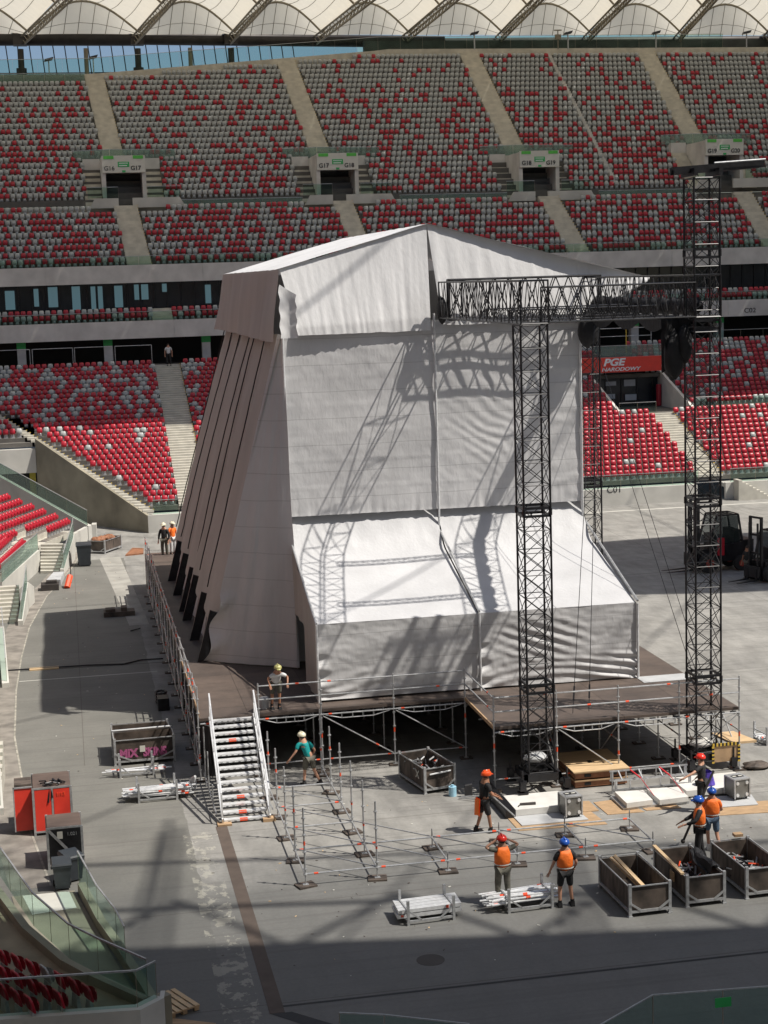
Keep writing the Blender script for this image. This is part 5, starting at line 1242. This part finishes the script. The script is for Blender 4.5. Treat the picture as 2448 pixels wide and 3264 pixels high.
# far left bits on the floor
slab('dark_sheet',[(-2.75,60.6),(-1.6,60.9),(-1.5,62.9),(-2.2,63.3)],.0,.1,'orange_d','red brown sheet lying on the floor at the far end of the stage','sheet')
g=MB(); g.box(-4.6,41.0,0,-3.0,41.9,.25); g.box(-4.5,41.1,.25,-4.0,41.7,.4); g.box(-3.7,41.1,.25,-3.4,41.8,.45); tag(g.build('board_stack','plyd',loc=(-3.8,41.4,0)),'dark stack of boards in the shade left of the stage scaffold','boards')
g=MB(); [g.bar((-3.4+.5*nz3(k,1)*2,37+.8*nz3(k,2),.04),(-2.9+.6*nz3(k,4)*2,37.3+.8*nz3(k,5),.08),.03,5) for k in range(10)]; tag(g.build('cable_heap','black',loc=(-3.2,37,0)),'tangle of black cable in the shade beside the stage scaffold','cable')
g=MB()
for k in range(4): 
    for s in range(10): a=s/10*6.28; b=(s+1)/10*6.28; g.bar((-2.75+.22*math.cos(a),22.3+.3*math.sin(a)+.02*k,.06+.12*k),(-2.75+.22*math.cos(b),22.3+.3*math.sin(b),.06+.12*k),.05,5)
tag(g.build('cable_coils','black',loc=(-2.75,22.3,0)),'black stacked cable coils standing beside the stage scaffold','coils'); g=MB(); g.box(-2.95,20.9,0,-2.5,21.6,.5); tag(g.build('black_box','black',loc=(-2.7,21.2,0)),'black box standing in front of the stacked cable coils','box')
g=MB(); pts=[(-9.6,30.2,.03),(-7.0,30.05,.05),(-5.6,30.0,.05),(-4.0,29.7,.05),(-3.2,30.3,.05),(-2.2,30.2,.06)]; g.path(pts,.035,6); tag(g.build('floor_cable','black',loc=(-6,30,0)),'black cable running across the floor to the stage from the left','cable')
g=MB(); g.box(-8.2,29.85,.0,-6.9,30.25,.06); tag(g.build('yellow_cable_ramp','wood',loc=(-7.5,30,0)),'yellow cable ramp over the black cable in the sun','cable ramp')
# ---------------------------------------------------------------- forklifts
FG=glass_mat('shade_tinted_glass',(.25,.27,.28),.15,.05)  # dark tint stands in for the shade inside the forklift cabs
RIM=mat('dull_red_rim',(.35,.05,.03),.6,0,.2,4)
def forklift(loc,rz,label,s=1.0):
    t=thing('forklift',label,'forklift',loc,rz,'black forklifts')
    g=MB(); g.hexa([(-.9,-.55,.45),(.9,-.55,.45),(.9,.55,.45),(-.9,.55,.45),(-1.05,-.55,1.25),(.6,-.55,1.05),(.6,.55,1.05),(-1.05,.55,1.25)]); g.box(-1.35,-.55,.4,-.85,.55,1.3); g.box(.55,-.5,.5,1.0,.5,1.0); g.box(-.75,-.5,1.1,-.45,.5,1.75); g.box(.3,-.3,1.0,.55,.3,1.6)
    g.build('body','black',t)
    g=MB()
    for y in (-.51,.51): g.quad((-.72,y,1.25),(.6,y,1.1),(.42,y,2.35),(-.62,y,2.35))
    g.quad((-.7,-.5,1.3),(-.7,.5,1.3),(-.64,.5,2.35),(-.64,-.5,2.35)); g.build('cab_glass',FG,t)
    g=MB()
    for y in (-.5,.5): g.beam((-.85,y,1.2),(-.65,y,2.4),.07,.07); g.beam((.75,y,1.0),(.35,y,2.4),.07,.07); g.beam((-.65,y,2.4),(.35,y,2.4),.07,.07)
    for k in range(6): g.beam((-.65+.2*k,-.5,2.42),(-.65+.2*k,.5,2.42),.04,.04)
    g.build('overhead_guard','black',t)
    g=MB()
    for y in (-.35,.35): g.beam((1.12,y,.1),(1.12,y,3.2),.12,.10); g.beam((1.26,y*.75,.15),(1.26,y*.75,2.9),.07,.07)
    for z in (.5,1.4,2.3,3.15): g.beam((1.12,-.35,z),(1.12,.35,z),.06,.10)
    g.build('mast','black',t)
    g=MB(); g.box(1.32,-.5,.25,1.38,.5,.8); 
    for y in (-.28,.28): g.hexa([(1.38,y-.06,.1),(2.5,y-.05,.1),(2.5,y+.05,.1),(1.38,y+.06,.1),(1.38,y-.06,.16),(2.5,y-.05,.12),(2.5,y+.05,.12),(1.38,y+.06,.16)]); g.box(1.34,y-.06,.1,1.4,y+.06,.7)
    g.build('fork','black',t)
    g=MB(); g.box(-.55,-.25,1.1,-.05,.25,1.25); g.hexa([(-.6,-.25,1.2),(-.45,-.25,1.2),(-.45,.25,1.2),(-.6,.25,1.2),(-.72,-.22,1.75),(-.6,-.22,1.75),(-.6,.22,1.75),(-.72,.22,1.75)]); g.build('operator_seat','rubber',t)
    for x,r in ((-.75,.33),(.75,.42)):
        for y in (-.58,.58):
            g=MB(); g.bar((x,y-.12,r),(x,y+.12,r),r,20); wo_=g.build('wheel','rubber',t)
            g=MB(); g.bar((x,y-.13,r),(x,y+.13,r),r*.45,14); g.build('rim',RIM,wo_)
    g=MB(); g.box(-.3,-.57,1.15,.1,-.55,2.0) if False else g.box(-1.2,-.56,.9,-.95,-.552,1.2); g.build('red_panel','red',t)
    g=MB(); g.box(.2,-.56,.75,.5,-.552,.9); g.build('name_plate','sign_w',t)
    return t
f1=forklift((30.0,43.0,0),PI+.1,'rear black forklift with raised red panel, behind the tall right tower'); f1.scale=(1.35,1.3,1.33)
f2=forklift((31.7,39.3,0),PI+.35,'nearer black forklift with red wheel hub, cut off by the right edge'); f2.scale=(1.2,1.2,1.12)
g=MB(); g.box(29.5,41.9,1.0,29.9,41.95,2.0); tag(g.build('hanging_red_sack','seat_r',loc=(29.7,41.9,1.0)),'red jacket hanging on the side of the rear forklift','jacket')
# ---------------------------------------------------------------- left side podium, stairs, balustrades
PD=thing('side_podium','white concrete podium wall and terraces of the sunlit side stand on the left','podium',(-9,50,0))
g=MB()
def wallseg(g,a,b,z0,z1,w=.25,z2=None):
    a=Vector((a[0],a[1],0));b=Vector((b[0],b[1],0)); z2=z1 if z2 is None else z2; n=Vector((-(b-a).y,(b-a).x,0)).normalized()*w
    g.hexa([a+Vector((0,0,z0)),b+Vector((0,0,z0)),b+n+Vector((0,0,z0)),a+n+Vector((0,0,z0)),a+Vector((0,0,z1)),b+Vector((0,0,z2)),b+n+Vector((0,0,z2)),a+n+Vector((0,0,z1))])
for a,b in (((-4.65,67.5),(-5.85,63.5)),((-8.0,57.6),(-9.9,46.8)),((-9.9,41.0),(-9.75,30)),((-9.75,30),(-9.3,20)),((-9.3,20),(-8.9,14.0))): g=MB(); wallseg(g,b,a,0,1.2); g.build('podium_wall','conc_w',PD,True)
g=MB(); 
for k in range(12):
    p0=Vector((-6.0,65.3,0))+Vector((nA.x,nA.y,0))*.8*k; p1=p0+Vector((dA.x,dA.y,0))*14; z=1.15+.33*k; q=Vector((nA.x,nA.y,0))*.85
    g.quad((p0.x,p0.y,z-.4),(p1.x,p1.y,z-.4),(p1.x,p1.y,z),(p0.x,p0.y,z)); g.quad((p0.x,p0.y,z),(p1.x,p1.y,z),(p1.x+q.x,p1.y+q.y,z),(p0.x+q.x,p0.y+q.y,z))
for k in range(6):
    p0=Vector((-8.6,58.2,0))+Vector((nB.x,nB.y,0))*.8*k; p1=p0+Vector((dB.x,dB.y,0))*26; z=1.1+.33*k; q=Vector((nB.x,nB.y,0))*.85
    g.quad((p0.x,p0.y,z-.4),(p1.x,p1.y,z-.4),(p1.x,p1.y,z),(p0.x,p0.y,z)); g.quad((p0.x,p0.y,z),(p1.x,p1.y,z),(p1.x+q.x,p1.y+q.y,z),(p0.x+q.x,p0.y+q.y,z))
g.build('terrace','stairL',PD,True)
g=MB(); wallseg(g,(-4.7,66.6),(-11.5,74.4),0,1.25,.3,4.6); wallseg(g,(-4.65,67.5),(-4.7,66.6),0,1.3,.3); g.build('passage_parapet','conc_w',PD,True)
g=MB()
for k in range(9):
    t_=k/8; a=Vector((-8.0,56.0,0)).lerp(Vector((-7.95,59.2,0)),t_); b=Vector((-6.62,55.5,0)).lerp(Vector((-6.55,58.7,0)),t_); z=.16+.14*k
    g.hexa([(a.x,a.y,0),(b.x,b.y,0),(b.x,b.y+.45,0),(a.x,a.y+.45,0),(a.x,a.y,z),(b.x,b.y,z),(b.x,b.y+.45,z),(a.x,a.y+.45,z)])
g.build('stair_flight','stairL',PD,True)
g=MB(); wallseg(g,(-6.6,55.3),(-5.9,60.5),0,.3,.22,1.45); wallseg(g,(-5.9,60.5),(-5.85,63.5),0,1.45,.22,1.3); g.build('stair_wall','conc_w',PD,True)
g=MB()
for k in range(9):
    y=41.4+.42*k; z=.16+.14*k; g.box(-12.0,y,0,-8.95,y+.45,z)
g.build('stair_flight','stairL',PD,True)
g=MB(); wallseg(g,(-8.7,40.4),(-8.45,45.2),0,.25,.25,1.4); wallseg(g,(-8.45,45.2),(-8.2,46.6),0,1.4,.25,.9); g.build('stair_wall','conc_w',PD,True)
g=MB()
for k in range(9):
    y=9.2+.48*k; z=.16+.14*k; g.box(-12,y,0,-8.75,y+.5,z)
g.build('stair_flight','stairL',PD,True)
g=MB(); wallseg(g,(-8.65,9.0),(-8.95,14.2),0,.25,.25,1.4); g.build('stair_wall','conc_w',PD,True); g=MB(); wallseg(g,(-9.0,27.0),(-9.35,33.5),0,.2,.3,1.4); g.build('stair_wall','conc_w',PD,True)
balustrade('glass_balustrade',[(-8.1,57.9,1.2),(-9.9,46.8,1.2)],1.0,'glass balustrade on the white podium wall left of the far stairs',m='glassm')
balustrade('glass_balustrade',[(-6.6,55.4,.3),(-5.95,60.4,1.4),(-5.9,63.4,1.3)],.95,'glass side panel of the far stairs beside the wheeled container',m='glassm')
balustrade('glass_balustrade',[(-8.75,40.6,.25),(-8.5,45.0,1.35)],1.0,'glass side panel of the middle stairs at the left edge',m='glassm')
balustrade('glass_balustrade',[(-8.75,9.2,.25),(-9.0,14.0,1.35)],1.0,'glass side panel of the stairs behind the red cabinet')
balustrade('glass_balustrade',[(-9.1,27.2,.25),(-9.4,33.3,1.35)],1.0,'glass side panel of the podium at the left edge beside the cable')
balustrade('glass_balustrade',[(-4.95,66.5,1.3),(-11.5,74.0,4.5)],1.0,'sloping glass balustrade on the near edge of the concrete entrance passage',m='glassm')
g=MB(); g.box(-7.9,49.9,.0,-6.9,50.9,.35); g.box(-7.6,50.2,.35,-7.0,50.7,.5); tag(g.build('equipment_trolley','tube',loc=(-7.4,50.4,0)),'low dark trolley with gear near the far stairs','trolley')
g=MB(); g.bar((-6.45,50.3,.05),(-6.25,50.9,.6),.18,8); tag(g.build('red_barrier','tag',loc=(-6.4,50.5,0)),'small red plastic barrier beside the dark trolley','barrier')
g=MB(); g.hexa([(-7.6,51.6,.0),(-6.8,51.4,.0),(-6.6,53.8,.0),(-7.2,53.9,.0),(-7.6,51.6,.35),(-6.8,51.4,.35),(-6.6,53.8,.4),(-7.2,53.9,.4)]); tag(g.build('pale_roll','wplank',loc=(-7.2,52.5,0)),'pale grey roll lying behind the dark trolley','roll')
g=MB(); g.bar((-6.2,52,0),(-6.2,52,1.9),.03,6); tag(g.build('thin_post','tube',loc=(-6.2,52,0)),'thin dark post beside the foot of the far stairs','post')
# near ramp and corner stand
NC=thing('near_stand_corner','shaded concrete stand corner with a low front wall at the lower left','stand',(-6.5,-9,0))
g=MB()
poly=[(-8.7,.3),(-7.55,-3.9),(-6.6,-6.25),(-6.0,-7.25),(-4.75,-9.0),(-4.62,-9.2),(-5.0,-9.6),(-9.5,-9.4),(-9.5,.5)]
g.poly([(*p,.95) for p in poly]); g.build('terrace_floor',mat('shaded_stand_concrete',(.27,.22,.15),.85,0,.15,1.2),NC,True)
g=MB(); P_=[(-8.7,.3),(-7.55,-3.9),(-6.6,-6.25),(-6.0,-7.25),(-4.8,-8.95)]
for k,(a,b) in enumerate(zip(P_,P_[1:])): wallseg(g,b,a,-.5,1.182-.004*(k%2),.2)
wallseg(g,(-4.45,-8.75),(-4.8,-8.95),-.5,1.176,.25); g.build('side_kerb','conc_d',NC,True)
g=MB(); wallseg(g,(-12,-9.0),(-5.05,-9.65),0,1.2,.3); wallseg(g,(-5.05,-9.65),(-4.5,-9.15),0,1.194,.3); wallseg(g,(-4.5,-9.15),(-4.45,-8.75),0,1.188,.1); g.build('front_wall','conc',NC,True)
g=MB(); g.box(-6.5,-9.3,.96,-6.1,-9.2,.98); g.box(-5.9,-9.25,.96,-5.5,-9.1,.98); g.build('edge_marking','yellow',NC,True)
tA=Vector((dN.x,dN.y,0))
balustrade('glass_balustrade',[(-8.4,-.1,1.2),(-7.43,-4.05,1.2),(-6.55,-6.4,1.2),(-5.9,-7.45,1.2),(-4.85,-9.0,1.2)],.88,'long green glass balustrade curving beside the near shaded seats, lower left',sp=1.5)
balustrade('glass_balustrade',[(-10,-9.0,1.2),(-5.1,-9.5,1.2),(-4.65,-9.1,1.2)],.85,'green glass balustrade on the low front wall at the lower left corner',sp=1.7)
RM=thing('access_ramp','concrete ramp with a kerb between two glass balustrades at the lower left','ramp',(-6.2,-2,0))
g=MB(); g.poly([(-8.2,1.4,.02),(-6.45,1.4,.02),(-5.9,-1.6,.012),(-5.35,-4.6,.012),(-4.9,-6.8,.012),(-4.75,-8.8,.012),(-6.0,-7.2,.012),(-7.5,-3.9,.012)]); g.build('ramp_floor','conc_d',RM,True)
g=MB(); R_=[(-6.35,1.2),(-5.88,-1.7),(-5.5,-3.4),(-5.05,-5.6),(-4.75,-7.2)]
for a,b in zip(R_,R_[1:]): wallseg(g,a,b,0,.3,.22)
g.build('kerb','conc_d',RM,True)
g=MB(); g.poly([(-7.9,1.35,.03),(-6.6,1.35,.03),(-6.4,.0,.03),(-7.6,-.2,.03)]); g.build('sunlit_patch','sign_w',RM,True)  # pale patch painted for the sunlit upper end of the ramp
balustrade('glass_balustrade',[(-6.3,1.15,.3),(-5.84,-1.7,.3),(-5.4,-3.6,.3),(-5.22,-4.85,.3)],.95,'tall green glass balustrade on the kerb right of the wheeled bin',sp=1.5)
# pallet and sheet at the corner
PL_=thing('wooden_pallet','wooden pallet on the floor at the corner of the low wall, bottom left','pallet',(-4.22,-7.0,0),.45)
for k in range(5): g=MB(); g.box(-.4+.17*k,-.6,.12,-.28+.17*k,.6,.145); g.build('slat','wood',PL_)
for y in (-.55,0,.5):
    g=MB(); g.box(-.4,y-.05,.1,.4,y+.05,.12); 
    for x in (-.38,-.06,.26): g.box(x,y-.05,.02,x+.12,y+.05,.1)
    g.build('runner','woodo',PL_)
slab('plywood_sheet',[(-4.4,-7.6),(-3.3,-8.2),(-3.5,-9.6),(-4.6,-9.0)],.0,.02,'woodo','tan plywood sheet beside the wooden pallet at the bottom edge','sheet')
# near right balustrade (below the camera)
RB=balustrade('glass_balustrade',[(3.6,-15.4,1.3),(5.13,-14.32,1.3),(9.5,-14.7,1.3)],1.1,'green glass balustrade crossing the bottom right corner',sp=1.55,rail=.02)
g=MB(); g.box(6.4,-14.50,2.05,6.75,-14.485,2.25); k=g.build('green_sticker','green',RB); k.data.transform(Matrix.Translation(-RB.location))
balustrade('glass_balustrade',[(-1.2,-13.5,1.3),(-.34,-13.82,1.3),(1.21,-14.66,1.3)],1.1,'tip of a green glass balustrade at the bottom edge, centre',rail=.02)
g=MB(); g.box(4.0,-12.45,.0,9.5,-12.2,.05); struct(g.build('floor_joint','dark'))
# ---------------------------------------------------------------- people
def skin_mesh(name,verts,edges,radii,m,parent,sub=1):
    me=bpy.data.meshes.new(name); me.from_pydata([tuple(v) for v in verts],edges,[]); me.materials.append(M[m])
    o=bpy.data.objects.new(name,me); COL.objects.link(o); o.parent=parent
    md=o.modifiers.new('skin','SKIN'); md.use_smooth_shade=True
    for i,r in enumerate(radii):
        s=me.skin_vertices[0].data[i]; s.radius=r if isinstance(r,tuple) else (r,r)
    me.skin_vertices[0].data[0].use_root=True
    sb=o.modifiers.new('sub','SUBSURF'); sb.levels=sub; sb.render_levels=sub
    return o
def person(label,loc,rz,top='cblack',bottom='khaki',helmet='hred',vest=False,short=True,skin='skin',lean=(0,0),la=None,ra=None,ll=None,rl=None,sleeve='short',s=1.0,shoes='cblack',headturn=0,shirt_long=False):
    """faces +y; arms: (elbow, wrist) , legs: (knee, ankle) in local metres"""
    t=thing('person',label,'person',loc,rz); s*=1.04; t.scale=(s*1.04,s*1.04,s); lx,ly=lean
    pel=Vector((0,0,.95)); ch=Vector((lx*.6,ly*.6,1.28)); nk=Vector((lx,ly,1.48-abs(ly)*.35)); hd=Vector((lx*1.1,ly*1.15+.02,nk.z+.10)); tp=hd+Vector((lx*.1,ly*.2+.01,.12))
    shl=nk+Vector((-.18,0,-.07)); shr=nk+Vector((.18,0,-.07)); hl=Vector((-.10,0,.90)); hr=Vector((.10,0,.90))
    la=la or ((-.27,0,1.14),(-.27,.08,.90)); ra=ra or ((.27,0,1.14),(.27,.08,.90)); ll=ll or ((-.12,.02,.50),(-.12,-.01,.09)); rl=rl or ((.12,.02,.50),(.12,-.01,.09))
    V=[pel,ch,nk,hd,tp,shl,Vector(la[0]),Vector(la[1]),shr,Vector(ra[0]),Vector(ra[1]),hl,Vector(ll[0]),Vector(ll[1]),hr,Vector(rl[0]),Vector(rl[1])]
    E=[(0,1),(1,2),(2,3),(3,4),(2,5),(5,6),(6,7),(2,8),(8,9),(9,10),(0,11),(11,12),(12,13),(0,14),(14,15),(15,16)]
    Rr=[(.145,.10),(.155,.11),(.06,.06),(.075,.09),(.065,.08),.055,.043,.028,.055,.043,.028,.085,.058,.040,.085,.058,.040]
    for e_,w_ in ((6,7),(9,10)):
        a=V[e_];b=V[w_]; d=(b-a).normalized(); side=d.cross(Vector((0,1,0))); side=side.normalized() if side.length>.1 else Vector((1,0,0)); k=len(V)
        V.append(b+d*.06); E.append((w_,k)); Rr.append((.034,.018))
        for j in range(4):
            o=side*(.027-.018*j); q=len(V); L=(.075,.085,.08,.062)[j]; bend=Vector((0,.014,-.012))
            V.append(b+d*.105+o); E.append((k,q)); Rr.append(.0095); V.append(b+d*(.105+L*.55)+o*1.1+bend); E.append((q,q+1)); Rr.append(.0085); V.append(b+d*(.105+L*.95)+o*1.1+bend*2.6); E.append((q+1,q+2)); Rr.append(.007)
        q=len(V); V.append(b+d*.03+side*.035); E.append((k,q)); Rr.append(.012); V.append(b+d*.075+side*.055+Vector((0,.01,0))); E.append((q,q+1)); Rr.append(.009)
    for a_,kn in ((13,12),(16,15)):
        k=len(V); V.append(V[a_]+Vector((0,.10,-.05))); E.append((a_,k)); Rr.append((.035,.028))
    skin_mesh('body',V,E,Rr,skin,t)
    # face and hair
    fwd=Vector((math.sin(headturn),math.cos(headturn),-.15 if ly>.2 else 0)).normalized(); rt=fwd.cross(Vector((0,0,1))).normalized(); c=(hd+tp)/2
    g=MB(); g.bar(c+fwd*.085+Vector((0,0,.01)),c+fwd*.118+Vector((0,0,-.02)),.011,5,.016); 
    for sgn in (-1,1): g.ell(c+rt*sgn*.082,(.014,.02,.03),6,4)
    g.build('nose_and_ears',skin,t,smooth=True)
    for sgn in (-1,1): g=MB(); g.ell(c+fwd*.088+rt*sgn*.03+Vector((0,0,.012)),(.011,.011,.008),6,4); g.build('eye','ink',t)
    g=MB(); g.ell(c-fwd*.018+Vector((0,0,.02)),(.088,.095,.10),12,8); g.build('hair','hair',t,smooth=True)
    if helmet:
        g=MB(); cc=c+Vector((0,0,.055)); g.ell(cc-Vector((0,0,.01)),(.130,.150,.115),16,8,-.12,1)
        g.hexa([cc+rt*-.08+fwd*.10+Vector((0,0,-.012)),cc+rt*.08+fwd*.10+Vector((0,0,-.012)),cc+rt*.06+fwd*.19+Vector((0,0,-.03)),cc-rt*.06+fwd*.19+Vector((0,0,-.03)),cc+rt*-.08+fwd*.10+Vector((0,0,.012)),cc+rt*.08+fwd*.10+Vector((0,0,.012)),cc+rt*.06+fwd*.19+Vector((0,0,-.02)),cc-rt*.06+fwd*.19+Vector((0,0,-.02))])
        g.beam(cc-fwd*.09+Vector((0,0,.06)),cc+fwd*.10+Vector((0,0,.06)),.035,.11)
        g.build('helmet',helmet,t,smooth=True)
    # clothes
    def lp(a,b,k): return Vector(a).lerp(Vector(b),k)
    hem=.86
    V2=[pel+Vector((0,0,-.07)),ch,nk+Vector((0,0,-.05)),shl,lp(shl,la[0],.75 if sleeve=='short' else 1),shr,lp(shr,ra[0],.75 if sleeve=='short' else 1)]; E2=[(0,1),(1,2),(2,3),(3,4),(2,5),(5,6)]; R2=[(.165,.125),(.178,.132),(.10,.085),.075,.066,.075,.066]
    if sleeve=='long': V2+= [lp(la[0],la[1],.92),lp(ra[0],ra[1],.92)]; E2+=[(4,7),(6,8)]; R2+=[.042,.042]
    skin_mesh('shirt',V2,E2,R2,top,t)
    kk=1.0 if short else 1
    V3=[pel+Vector((0,0,-.0)),hl,lp(ll[0],hl,.02),hr,lp(rl[0],hr,.02)]; E3=[(0,1),(1,2),(0,3),(3,4)]; R3_=[(.155,.118),.112,.088,.112,.088]
    if not short: V3+=[lp(ll[0],ll[1],.93),lp(rl[0],rl[1],.93)]; E3+=[(2,5),(4,6)]; R3_+=[.066,.066]
    skin_mesh('shorts' if short else 'trousers',V3,E3,R3_,bottom,t)
    for a in (ll[1],rl[1]):
        a=Vector(a); g=MB(); z=a.z
        g.hexa([(a.x-.05,a.y-.08,z-.088),(a.x+.05,a.y-.08,z-.088),(a.x+.055,a.y+.20,z-.088),(a.x-.055,a.y+.20,z-.088),(a.x-.045,a.y-.06,z+.04),(a.x+.045,a.y-.06,z+.04),(a.x+.04,a.y+.15,z-.03),(a.x-.04,a.y+.15,z-.03)]); g.bar((a.x,a.y,z-.03),(a.x,a.y,z+.09),.052,8); g.build('boot',shoes,t)
    if vest:
        V4=[pel+Vector((0,0,-.06)),ch,nk+Vector((0,0,-.07)),nk+Vector((-.13,0,-.055)),nk+Vector((.13,0,-.055))]
        skin_mesh('vest',V4,[(0,1),(1,2),(2,3),(2,4)],[(.225,.175),(.24,.175),(.17,.13),(.10,.105),(.10,.105)],'hivis',t)
        g=MB()
        for z in (1.04,):
            k=(z-.95)/(1.28-.95); c0=pel.lerp(ch,k); rr=(.216,.168)
            def RBp(a,b,c0=c0,rr=rr): return (c0.x+rr[0]*math.cos(a*2*PI),c0.y+rr[1]*math.sin(a*2*PI),z+.028*b)
            g.grid(RBp,24,1)
        g.mi=0
        g.build('reflective_band','refl',t)
    return t
FB=0.0
person('worker in orange vest and red helmet seen from behind, both hands on his head',(5.05,-2.75,0),.05,'khaki','khaki','hred',True,False,la=((-.42,.02,1.50),(-.14,.04,1.66)),ra=((.42,.02,1.50),(.14,.04,1.66)),ll=((-.12,.03,.5),(-.13,0,.09)),rl=((.12,.03,.5),(.14,0,.09)),s=1.04)
person('worker in orange vest, black shorts and blue helmet standing alone beside the front crate',(6.62,-3.4,0),-.05,'cblack','cblack','hblue',True,True,la=((-.29,.02,1.14),(-.36,.10,.92)),ra=((.29,.0,1.14),(.25,.12,.95)),ll=((-.13,.02,.5),(-.15,-.03,.09)),rl=((.13,.02,.5),(.17,-.0,.09)),s=1.02)
W3=person('worker in black with orange-red helmet in profile, orange vest tucked at his back',(6.0,3.05,0),-1.35,'cblack','cblack','hora',False,True,skin='skin2',la=((-.24,.12,1.14),(-.15,.36,1.02)),ra=((.24,.12,1.14),(.12,.36,1.0)),ll=((-.14,-.02,.5),(-.14,-.16,.09)),rl=((.14,.08,.5),(.13,.14,.09)),lean=(0,.06),s=1.06)
g=MB(); g.grid(lambda a,b:(-.13+.26*a,-.19-.05*math.sin(a*PI)-.03*b,1.02-.5*b*(1-.1*a)),6,8); g.grid(lambda a,b:(.13-.26*a,-.16-.03*b,1.02-.5*b),6,8); g.build('tucked_vest','hivis',W3)
g=MB(); g.bar((-.05,.40,1.02),(.05,1.05,.35),.024,8); g.bar((-.05,.4,1.02),(-.08,.2,1.25),.024,8); o=g.build('held_tube','steel'); o.location=W3.location; o.rotation_euler=(0,0,-1.35); tag(o,'short steel tube held by the worker in black','tube')
person('worker in a teal T-shirt and pale helmet walking between the scaffold posts, reaching down',(1.5,9.35,0),.35,'teal','khaki','hcream',False,True,lean=(-.12,.10),la=((-.40,.08,1.16),(-.55,.16,.95)),ra=((.24,.04,1.12),(.20,.14,.92)),ll=((-.10,.10,.5),(-.14,.10,.09)),rl=((.16,.0,.50),(.30,-.14,.10)),s=1.02)
W5=person('man in a pale T-shirt and olive helmet leaning on the stage guard rail',(.72,11.45,DZ),PI+.08,'wshirt','khaki','holive',False,True,skin='skin2',lean=(0,.36),la=((-.34,.34,1.18),(-.30,.50,1.02)),ra=((.32,.34,1.18),(.30,.50,1.02)),ll=((-.12,-.02,.5),(-.11,-.04,.09)),rl=((.12,-.04,.5),(.13,-.10,.09)),s=.98)
g=MB(); g.bar((.32,11.7,DZ),(.32,11.7,DZ+.38),.16,12); tag(g.build('white_canister','wplank',loc=(.32,11.7,DZ)),'pale canister on the deck behind the man at the guard rail','canister')
person('worker in black with red helmet stretching an arm out near the tall tower',(13.1,3.1,0),.9,'cblack','cblack','hred',False,False,la=((-.42,.12,1.30),(-.62,.30,1.20)),ra=((.26,.05,1.14),(.24,.2,.98)),s=1.0)
W7=person('worker in orange vest, blue helmet and denim shorts, rear one of a pair',(12.05,-.35,0),-.25,'hivis','denim','hblue',True,True,la=((-.26,.1,1.16),(-.20,.32,1.12)),ra=((.27,.08,1.14),(.26,.28,1.05)),ll=((-.10,.1,.52),(-.08,.02,.09)),rl=((.12,-.04,.5),(.2,-.24,.12)),shoes='wshirt',s=1.02)
W8=person('worker in orange vest, blue helmet and black trousers carrying a long pole',(11.35,-1.15,0),1.25,'cblack','cblack','hblue',True,False,sleeve='long',la=((-.30,.12,1.20),(-.26,.36,1.10)),ra=((.28,.16,1.16),(.18,.40,1.05)),ll=((-.12,.06,.5),(-.12,.04,.09)),rl=((.12,-.02,.5),(.13,-.12,.09)),s=1.05)
g=MB(); g.bar((10.82,-1.25,.72),(11.95,-.75,2.55),.035,8); g.ell((10.8,-1.26,.70),(.07,.07,.07),8,5); tag(g.build('carried_pole','tube',loc=(11.3,-1,1.6)),'long dark pole carried on the shoulder by the worker in black trousers','pole')
person('distant man in a white T-shirt at the top of the stand stairs',(2.65,94.2,10.35),PI,'wshirt','cblack',None,False,False,s=1.0)
person('distant worker in dark clothes and white helmet behind the far end of the stage',(-.95,47.6,DZ-.3),PI-.5,'cblack','khaki','hcream',False,False,sleeve='long',s=1.05)
person('distant worker with an orange top at the far end of the stage',(-.45,48.3,DZ-.3),PI+.7,'hivis','wshirt','hcream',False,False,s=1.02)
person('man in dark T-shirt and shorts stepping between the two black forklifts',(30.4,39.9,0),PI*.65,'cblack','khaki',None,False,True,skin='skin2',ll=((-.14,.12,.52),(-.12,.30,.10)),rl=((.12,-.02,.5),(.13,-.14,.09)),s=1.0)
slab('rear_floor_step',[(-2.0,46.6),(1.6,46.6),(1.6,49.5),(-2.0,49.5)],.0,DZ-.31,'ply','brown lower landing at the far end of the stage','landing')

# small scraps scattered over the working area
g=MB(); r_=random.Random(21)
for k in range(260):
    x=r_.uniform(-3,17); y=r_.uniform(-7,10) if k%3 else r_.uniform(10,60); 
    if k%3==0: x=r_.uniform(-8,-2.6)
    a=r_.uniform(0,PI); l=r_.uniform(.015,.09); g.mi=r_.choice([0,1,1,2]); g.beam((x,y,.008),(x+l*math.cos(a),y+l*math.sin(a),.01),r_.uniform(.01,.05),.008)
o=g.build('floor_scraps',['sign_w','plyd','wood']); o['kind']='stuff'; tag(o,'small scraps, chips and grit scattered over the concrete floor','scraps')
